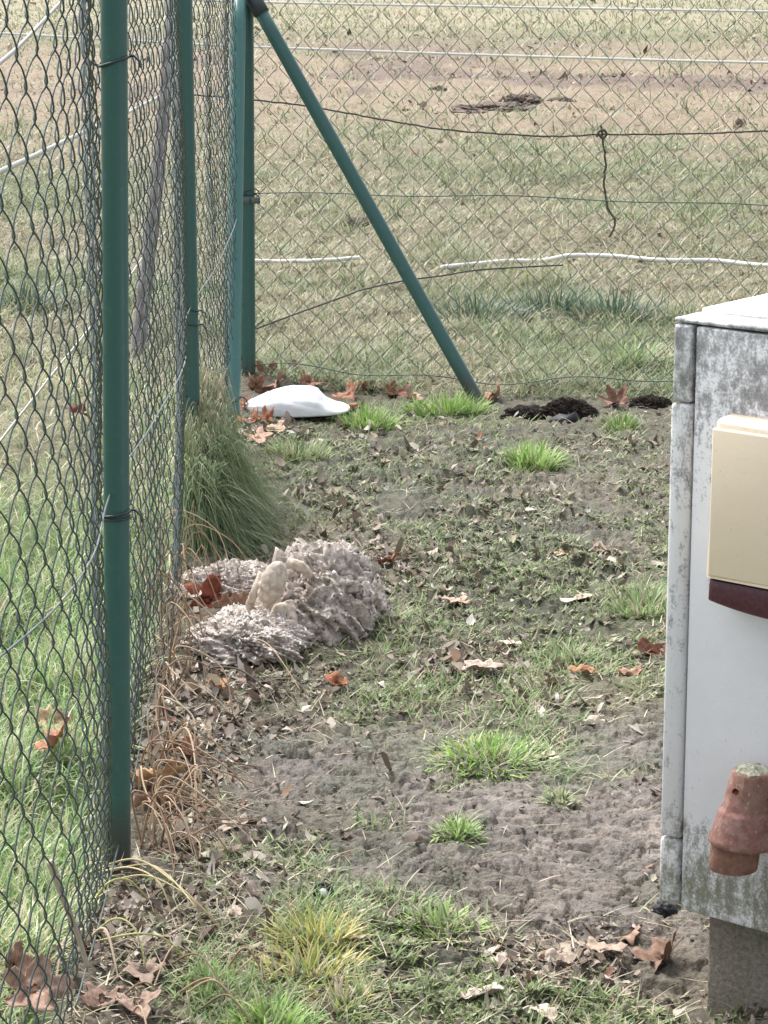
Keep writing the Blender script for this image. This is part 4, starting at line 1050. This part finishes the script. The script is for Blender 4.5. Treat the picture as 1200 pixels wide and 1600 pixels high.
# carved looking pale lump: ridged oval top and folded strips
cl = at(428, 925, hp[1] - .13)
lumpE = empty('pale_lump', (cl[0], cl[1], cl[2]), 'pale carved looking lump with ridged oval end, leaning on the debris heap', 'lump')
def oval(nu=40, nv=24):
    u = np.linspace(0, 2 * pi, nu, endpoint=False); v = np.linspace(0, pi, nv)
    U, Vv = np.meshgrid(u, v); X = np.sin(Vv) * np.cos(U); Y = np.sin(Vv) * np.sin(U); Z = np.cos(Vv)
    f = 1 + .07 * np.sin(Z * 15 + X * 5) * sstep(-.75, .2, Z * -1 + .4)
    return X * f, Y * f, Z
X, Y, Z = oval(); V = np.stack([X * .030 + Z * .012, Y * .024, Z * .050], -1).reshape(-1, 3)
i = np.arange(23)[:, None] * 40; kk = np.arange(40)[None, :]; k2 = (kk + 1) % 40
o = obj('ridged_oval', mesh_np('ridged_oval', V, np.stack([i + kk, i + 40 + kk, i + 40 + k2, i + k2], -1).reshape(-1, 4), None, np.ones((len(V), 3))), M_drift, lumpE); o.location = (0.0, -.055, .034)
def strip(pts, r, nm='fold'):
    mb = MB(); P_ = spline([at(px, py, Y_) - cl for px, py, Y_ in pts], 30); f = np.linspace(0, 1, 30)
    mb.tube(P_, np.interp(f, np.linspace(0, 1, len(r)), r) * (1 + .06 * np.sin(f * 30)), 12); obj(nm, mb.mesh(nm), M_drift, lumpE)
Y0 = hp[1] - .15
strip([(462, 950, Y0), (440, 952, Y0 - .02), (425, 975, Y0 - .03), (395, 975, Y0 - .03), (365, 990, Y0 - .02)], [.010, .017, .016, .014, .008])
strip([(408, 895, Y0), (400, 920, Y0 - .02), (390, 945, Y0 - .01), (385, 965, Y0)], [.006, .010, .009, .006])
strip([(450, 940, Y0 - .005), (455, 960, Y0 - .02), (460, 985, Y0 - .03), (458, 990, Y0 - .02)], [.012, .015, .016, .011])
strip([(450, 880, Y0 + .03), (470, 885, Y0 + .02), (485, 900, Y0 + .03)], [.012, .012, .008])
strip([(430, 925, Y0 + .02), (425, 945, Y0 + .01), (430, 965, Y0 + .01)], [.014, .024, .026], 'body')

# white sack in the corner
def sack_shape(X, Y, Z, TH):
    hx = np.interp(X, [-1, -.85, -.5, 0, .35, .5, .62, .8, 1], [.25, .42, .74, .97, 1.0, .93, .46, .24, .16])
    wy = np.interp(X, [-1, -.5, 0, .5, .75, .93, 1], [.8, .9, 1, 1, 1.1, 1.5, 1.7])
    return X * 1.08 + .22 * np.clip(X - .5, 0, 1), Y * wy, np.where(Z > 0, np.abs(Z) ** .55 * hx, Z * .4)
sp_ = on(468, 650)
sack = lump('white_sack', sp_ + np.array([-.022, .04, .016]), (.150, .12, .072), 21, M_white, .05, 2, 60, 120, shape=sack_shape, ridge=False, label='smooth white plastic sack lying in the fence corner among brown leaves', cat='sack')
ob = on(535, 645); mb = MB(); mb.box(-.055, .05, -.012, .012, 0, .024)
o = obj('wood_offcut', mb.mesh('wood_offcut', False), M_orange, None, ob + np.array([0, .01, .0])); o.rotation_euler = (0, -.08, .15); bevel(o, .004); o['label'] = 'small orange brown wood piece under the right end of the white sack'; o['category'] = 'wood piece'
mb = MB(); bk = on(490, 652); mb.tube(spline([(-.10, 0, .012), (-.03, -.006, .018), (.03, -.004, .02), (.055, 0, .014)], 16), .013, 10)  # black tube stands in for the shadow in the gap under the sack
o = obj('sack_gap_shadow', mb.mesh('sack_gap_shadow'), M_black, None, bk); o['label'] = 'short black rounded piece standing in for the shadow under the white sack'; o['category'] = 'shadow piece'

# dark earth below the back fence
lump('earth_heap', on(890, 650) + np.array([0, .03, -.01]), (.08, .08, .050), 31, M_earth, .5, 7, label='larger black earth heap under the back mesh, with the black plastic scrap', cat='earth heap')
lump('earth_heap', on(825, 650) + np.array([0, .03, -.012]), (.075, .07, .030), 35, M_earth, .5, 7, label='smaller black earth heap just right of the brace foot', cat='earth heap')
lump('earth_heap', on(1015, 634) + np.array([0, .03, -.012]), (.055, .06, .032), 39, M_earth, .5, 7, label='dark earth heap under the mesh nearest the cabinet corner', cat='earth heap')
lump('earth_heap', on(960, 632) + np.array([0, .05, -.02]), (.06, .05, .024), 41, M_earth, .5, 7, label='low dark earth heap behind the curled brown leaf', cat='earth heap')
sc_ = on(882, 660); V = np.array([(-.05, -.01, .005), (-.01, -.03, .0), (.035, -.02, .004), (.034, -.002, .036), (.014, .012, .022), (-.015, .012, .026), (-.042, .012, .012), (.004, -.022, .018), (.05, .004, .012)])
me = mesh_np('plastic_scrap', V, None, [(0, 1, 7), (1, 2, 7), (2, 3, 7), (3, 4, 7), (4, 5, 7), (5, 6, 7), (6, 0, 7), (2, 8, 3), (8, 4, 3)], np.ones((9, 3)), False)
o = obj('plastic_scrap', me, M_black, None, sc_); sm = o.modifiers.new('thick', 'SOLIDIFY'); sm.thickness = .002; o['label'] = 'folded black plastic scrap in front of the larger earth heap'; o['category'] = 'plastic scrap'
# clods in the field
for px, py, d, sd_, lab in ((770, 172, (.24, .34, .05), 51, 'largest dark clod heap on the worn field ground'), (815, 160, (.13, .24, .06), 53, 'dark clod joined to the right of the largest heap'), (876, 159, (.09, .15, .035), 55, 'dark clod alone right of the largest heap in the field'), (1157, 197, (.035, .06, .05), 57, 'tiny dark clod on the field above the cabinet'), (683, 141, (.07, .1, .035), 59, 'small dark clod up left of the largest heap'), (560, 350, (.07, .09, .035), 61, 'small brown clod in the grass right beside the slanting brace')):
    lump('earth_clod', G(px, py) + np.array([0, 0, -.01]), d, sd_, M_clod, .6, 8, 40, 80, label=lab, cat='clod')
# molehill-like holes are left as relief; small black pipe end with a white core
pp = on(505, 1402) + np.array([0, 0, -.001])
pipe = empty('pipe_end', tuple(pp), 'small black pipe end with white core sticking from the mud', 'pipe')
mb = MB(); a_ = np.linspace(0, 2 * pi, 24, endpoint=False)
def ringtube(r0, r1, ya, yb, cz):
    V = []; 
    for r_, yy in ((r1, ya), (r1, yb), (r0, yb), (r0, ya)): V += [(r_ * cos(t_), yy, cz + r_ * sin(t_)) for t_ in a_]
    q = [(k * 24 + j, k * 24 + (j + 1) % 24, ((k + 1) % 4) * 24 + (j + 1) % 24, ((k + 1) % 4) * 24 + j) for k in range(4) for j in range(24)]
    return V, q
mb.add(*ringtube(.0115, .0170, -.01, .05, .008)); o = obj('pipe_wall', mb.mesh('pipe_wall'), M_black, pipe); o.rotation_euler = (-.35, 0, 0)
mb = MB(); mb.tube([(0, .03, .008), (0, -.009, .008), (0, -.013, .008)], [.0085, .0085, .005], 16); o = obj('core', mb.mesh('core'), M_white, pipe); o.rotation_euler = (-.35, 0, 0)

# ------------------------------------------------------------------ dead leaves, each with its own outline and curl
def lobed(th, kind, j):
    if kind == 'maple':
        c = np.abs(np.cos(2.5 * th)); r = .50 + .50 * c ** 1.1 * (1 - .28 * np.abs(th) / pi) ; r = r + .05 * np.cos(17 * th + j)
        r = np.where(np.abs(th) > 2.75, r * .75, r)
    elif kind == 'oak': r = (.5 + .5 * np.abs(np.cos(th)) ** .8) * (1 + .16 * np.sin(9 * np.abs(th) + j))
    else: r = (.45 + .55 * np.abs(np.cos(th)) ** 1.1) * (1 + .07 * np.sin(5 * th + j))
    return r
def leaf(px, py, size, col, label, kind='maple', curl=.5, tilt=(0, 0), rz=None, lift=.004, asp=.85, pos=None):
    if col == PA: curl *= .4
    p = on(px, py) if pos is None else np.array(pos)
    nt_, nr = 46, 7; j = random.uniform(0, 6)
    th = np.linspace(-pi, pi, nt_, endpoint=False); ro = lobed(th, kind, j) * size / 2
    rr = np.linspace(0, 1, nr)
    X = np.concatenate([(rr[k] * ro * np.cos(th)) for k in range(nr)]); Y = np.concatenate([(rr[k] * ro * np.sin(th)) * asp for k in range(nr)])
    s = size / 2; fold = random.uniform(.1, .35)
    Z = curl * s * (np.abs(Y / s) ** 1.5 * .8 + (X / s) ** 2 * random.uniform(-.2, .7)) + (fbm(X / s * 2 + j, Y / s * 2, int(j * 100), 3) - .5) * s * .7 * min(1, .4 + curl) + fold * np.abs(Y) 
    V = np.stack([X, Y, Z - Z.min() * .8], 1)
    q = [(k * nt_ + i, k * nt_ + (i + 1) % nt_, (k + 1) * nt_ + (i + 1) % nt_, (k + 1) * nt_ + i) for k in range(1, nr - 1) for i in range(nt_)]
    t = [(0, nt_ + i, nt_ + (i + 1) % nt_) for i in range(nt_)]
    cc = np.array(col)[None, :] * (1 + .3 * (fbm(X / s * 3, Y / s * 3, int(j * 77), 2) - .5))[:, None]
    mb = MB(); mb.add(V, q, t, cc)
    # stalk
    mb.tube([(-ro[0] * .3, 0, V[0, 2] + .001), (-ro[0] * 1.0, .003, .004), (-ro[0] * 1.0 - size * .35, .01, .006)], .0011, 5, np.array(col) * .8)
    o = obj('dead_leaf', mb.mesh('dead_leaf'), M_leaf, None, p + np.array([0, 0, lift]))
    o.rotation_euler = (tilt[0], tilt[1], random.uniform(0, 6.28) if rz is None else rz); o['label'] = label; o['category'] = 'leaf'
    sm = o.modifiers.new('thick', 'SOLIDIFY'); sm.thickness = .0008
    return o
BR = (.30, .165, .115); RU = (.29, .125, .07); PK = (.43, .29, .225); TN = (.48, .37, .27); PA = (.47, .40, .335); RD = (.22, .065, .04)
leaf(398, 612, .13, BR, 'brown leaf standing against the foot of the corner post', curl=.6, tilt=(.9, .2))
leaf(438, 605, .12, PK, 'pinkish brown leaf upright behind the left end of the white sack', curl=.6, tilt=(.8, 0))
leaf(478, 604, .11, BR, 'brown leaf behind the middle of the white sack', curl=.5, tilt=(.7, -.2))
leaf(546, 622, .13, (.34, .18, .12), 'large rust brown leaf just right of the white sack', curl=.5, tilt=(.55, .1))
leaf(612, 620, .11, (.29, .14, .10), 'red brown leaf under the mesh between sack and brace', curl=.7, tilt=(.7, .2))
leaf(642, 626, .09, PK, 'paler leaf under the mesh, left of the brace foot', curl=.7, tilt=(.5, -.3))
leaf(776, 625, .12, (.38, .215, .15), 'curled orange brown leaf right beside the brace foot', curl=.8, tilt=(.8, .1))
leaf(962, 634, .13, (.22, .13, .10), 'dark curled brown leaf at the mesh between earth heaps', curl=.8, tilt=(.6, .2))
leaf(402, 688, .12, PK, 'flat pinkish leaf below the left end of the white sack', curl=.25, tilt=(.2, .1))
leaf(428, 676, .10, TN, 'tan leaf lying close under the white sack', curl=.3, tilt=(.3, -.2))
leaf(392, 664, .12, RU, 'rust leaf between pale brace and white sack', curl=.6, tilt=(.5, .2))
leaf(384, 640, .10, (.34, .16, .10), 'brown leaf touching the dark corner post above the rust leaf', curl=.5, tilt=(.8, .4))
leaf(416, 590, .12, (.32, .19, .14), 'brown leaf standing highest in the pile behind the white sack', curl=.5, tilt=(.9, .3))
leaf(460, 588, .11, PK, 'pale brown leaf standing behind the sack against the back mesh', curl=.5, tilt=(.9, -.2))
leaf(395, 582, .09, (.25, .13, .10), 'darker brown leaf leaning on the mesh right beside the corner post', curl=.6, tilt=(1.0, .2))
leaf(415, 658, .09, (.33, .15, .09), 'small rust leaf poking from under the left end of the white sack', curl=.6, tilt=(.4, .2))
leaf(575, 612, .09, (.37, .22, .16), 'small brown leaf under the mesh right of the large rust brown leaf', curl=.7, tilt=(.7, .2))
leaf(122, 672, .085, RD, 'dark red leaf in fresh grass seen through the near left mesh', curl=.6, tilt=(.4, .3), lift=.05)
lh = at(322, 948, h3[1] - .125)
leaf(0, 0, .15, RD, 'large red brown lobed leaf standing in the debris', 'maple', .35, (.95, .1), .35, pos=lh, lift=.012)
leaf(0, 0, .10, (.40, .26, .19), 'pinkish tan leaf between red brown leaf and pale lump', 'oak', .3, (1.1, -.1), .5, pos=at(364, 955, h3[1] - .13), lift=.01)
leaf(0, 0, .07, (.66, .62, .56), 'small whitish leaf scrap at the upper left of the red brown leaf', 'oval', .3, (.5, .2), .1, pos=at(290, 932, h3[1] - .14), lift=0.01)
leaf(610, 882, .06, RU, 'small rust leaf on dry litter right of the debris heap', 'oval', .8, (.4, .2))
leaf(880, 872, .06, TN, 'small tan leaf on the moss near mid yard', 'oval', .5)
leaf(712, 944, .09, PK, 'flat pale pink leaf on the moss right of the debris heap', 'maple', .15)
leaf(900, 940, .10, PA, 'long pale leaf lying flat left of the green cabinet tuft', 'oval', .3, asp=.5)
leaf(948, 868, .09, (.22, .15, .11), 'dull brown leaf in the moss close to the cabinet', 'oak', .5)
leaf(1020, 1024, .075, (.27, .125, .09), 'red brown curled leaf touching the cabinet strip', 'oval', .9, (.6, .2))
leaf(985, 1060, .06, (.36, .235, .17), 'orange tan leaf below the red brown one at the cabinet', 'oak', .6)
leaf(908, 1055, .06, (.34, .19, .11), 'small orange leaf in the green tuft left of the cabinet', 'oval', .7)
leaf(756, 1052, .09, PA, 'torn whitish leaf in mid yard above the green patch', 'oak', .6)
leaf(798, 1012, .06, PA, 'small whitish scrap of leaf above the torn whitish leaf', 'oval', .7)
leaf(528, 1072, .06, RU, 'small rust leaf below the debris heap', 'oval', .7, (.3, .2))
leaf(338, 1078, .07, (.34, .20, .11), 'orange leaf among the vines below the whitish clump', 'oval', .7, (.3, 0))
leaf(292, 1172, .075, (.32, .14, .08), 'rust orange leaf standing on edge beside the mud', 'oval', .5, (1.2, .2), 1.2)
leaf(250, 1232, .10, (.46, .30, .17), 'tan curled leaf at the foot of the vines right of the near post', 'oak', .9, (.4, .1))
leaf(240, 1262, .08, (.38, .25, .18), 'brown pink leaf below the tan curled leaf by the post', 'oval', .6, (.5, 0))
leaf(853, 1187, .05, PA, 'small whitish leaf at the right end of the green patch', 'oval', .3)
leaf(372, 1298, .085, (.36, .295, .25), 'flat pale leaf pressed into the mud right of the near post', 'oak', .2, asp=.6)
leaf(925, 1135, .07, (.5, .43, .38), 'pale flat leaf on bare mud near the cabinet', 'oval', .2)
leaf(365, 1435, .06, PA, 'small pale leaf among dry stems at lower left', 'oval', .5)
leaf(0, 0, .115, (.36, .245, .19), 'big pinkish brown leaf at the lower left corner behind the mesh', 'maple', .5, (.8, .1), .3, lift=.0, pos=G(50, 1550, .08))
leaf(0, 0, .085, (.34, .22, .165), 'brown leaf standing at the left edge above the big leaf', 'maple', .5, (1.1, .2), 1.0, lift=.0, pos=G(16, 1510, .08))
leaf(92, 1195, .10, (.33, .15, .10), 'red brown leaf in grass behind the lower near mesh', 'oak', .7, (.6, 0), lift=.04)
leaf(85, 1165, .09, (.36, .28, .18), 'dull tan leaf in grass behind the lower near mesh', 'oak', .5, (.7, 0), lift=.04)
leaf(225, 1530, .085, (.30, .225, .185), 'flat greyish pink leaf in the litter at lower left', 'maple', .3)
leaf(215, 1580, .09, (.32, .235, .19), 'crumpled pink brown leaf at the lower edge left of the tufts', 'maple', .6)
leaf(160, 1575, .09, (.22, .15, .12), 'dark brown leaf at the lower edge near the big leaf', 'oak', .6)
leaf(1040, 1505, .10, (.20, .13, .095), 'dark brown curled leaf in the hollow by the foundation', 'maple', .8, (.5, .3))
leaf(985, 1470, .07, (.28, .19, .14), 'reddish brown leaf in front of the cabinet corner', 'oak', .6, (.3, 0))
leaf(940, 1492, .075, (.33, .26, .21), 'grey brown leaf left of the hollow by the foundation', 'oak', .4)
leaf(870, 1510, .07, (.36, .30, .25), 'pale curled leaf at the edge of mud and moss', 'oval', .7)
leaf(790, 1520, .06, (.5, .44, .37), 'whitish leaf right of the yellow tufts in the foreground', 'oval', .6)
leaf(755, 1560, .07, (.52, .46, .4), 'small pale leaf in the lowest moss right of the yellow tufts', 'oval', .6)
leaf(850, 1590, .055, PA, 'tiny whitish leaf on the moss at the lower edge', 'oval', .5)
leaf(545, 1475, .06, (.5, .42, .36), 'pale leaf between yellow tuft and green spreading plant', 'oval', .4)
# black scrap at the lower corner of the strip
o = lump('black_scrap', on(1040, 1425) + np.array([.0, .0, 0]), (.017, .02, .014), 71, M_black, .6, 5, 20, 40, label='small black scrap below the lower corner of the cabinet strip', cat='scrap')

# crumbly soil bits on the worn part of the field
def field_crumbs():
    n = 26000
    px = rng.uniform(-280, 1480, n); py = rng.uniform(0, 420, n); x, y = Gv(px, py)
    p = fbm(x * .9, y * .55, 81, 4); p2 = fbm(x * 3, y * 1.6, 161, 3)
    k = (rng.random(n) < (.03 + .5 * sstep(.48, .66, p) * sstep(18.5, 22, y) + .10 * sstep(.6, .75, p2))) & (y > back_y(x) + .5); x, y = x[k], y[k]; n = len(x)
    c = pal(n, [(.10, .07, .055), (.16, .12, .095), (.22, .17, .13), (.36, .29, .2)], [2, 2, 2, 1])
    stuff('field_crumbs', *flakes(x, y, Hgt(x, y, False) + .003, np.exp(rng.normal(math.log(.026), .45, n)) * np.clip(y / 18, .6, 1.6), c, .35), M_litter)
field_crumbs()
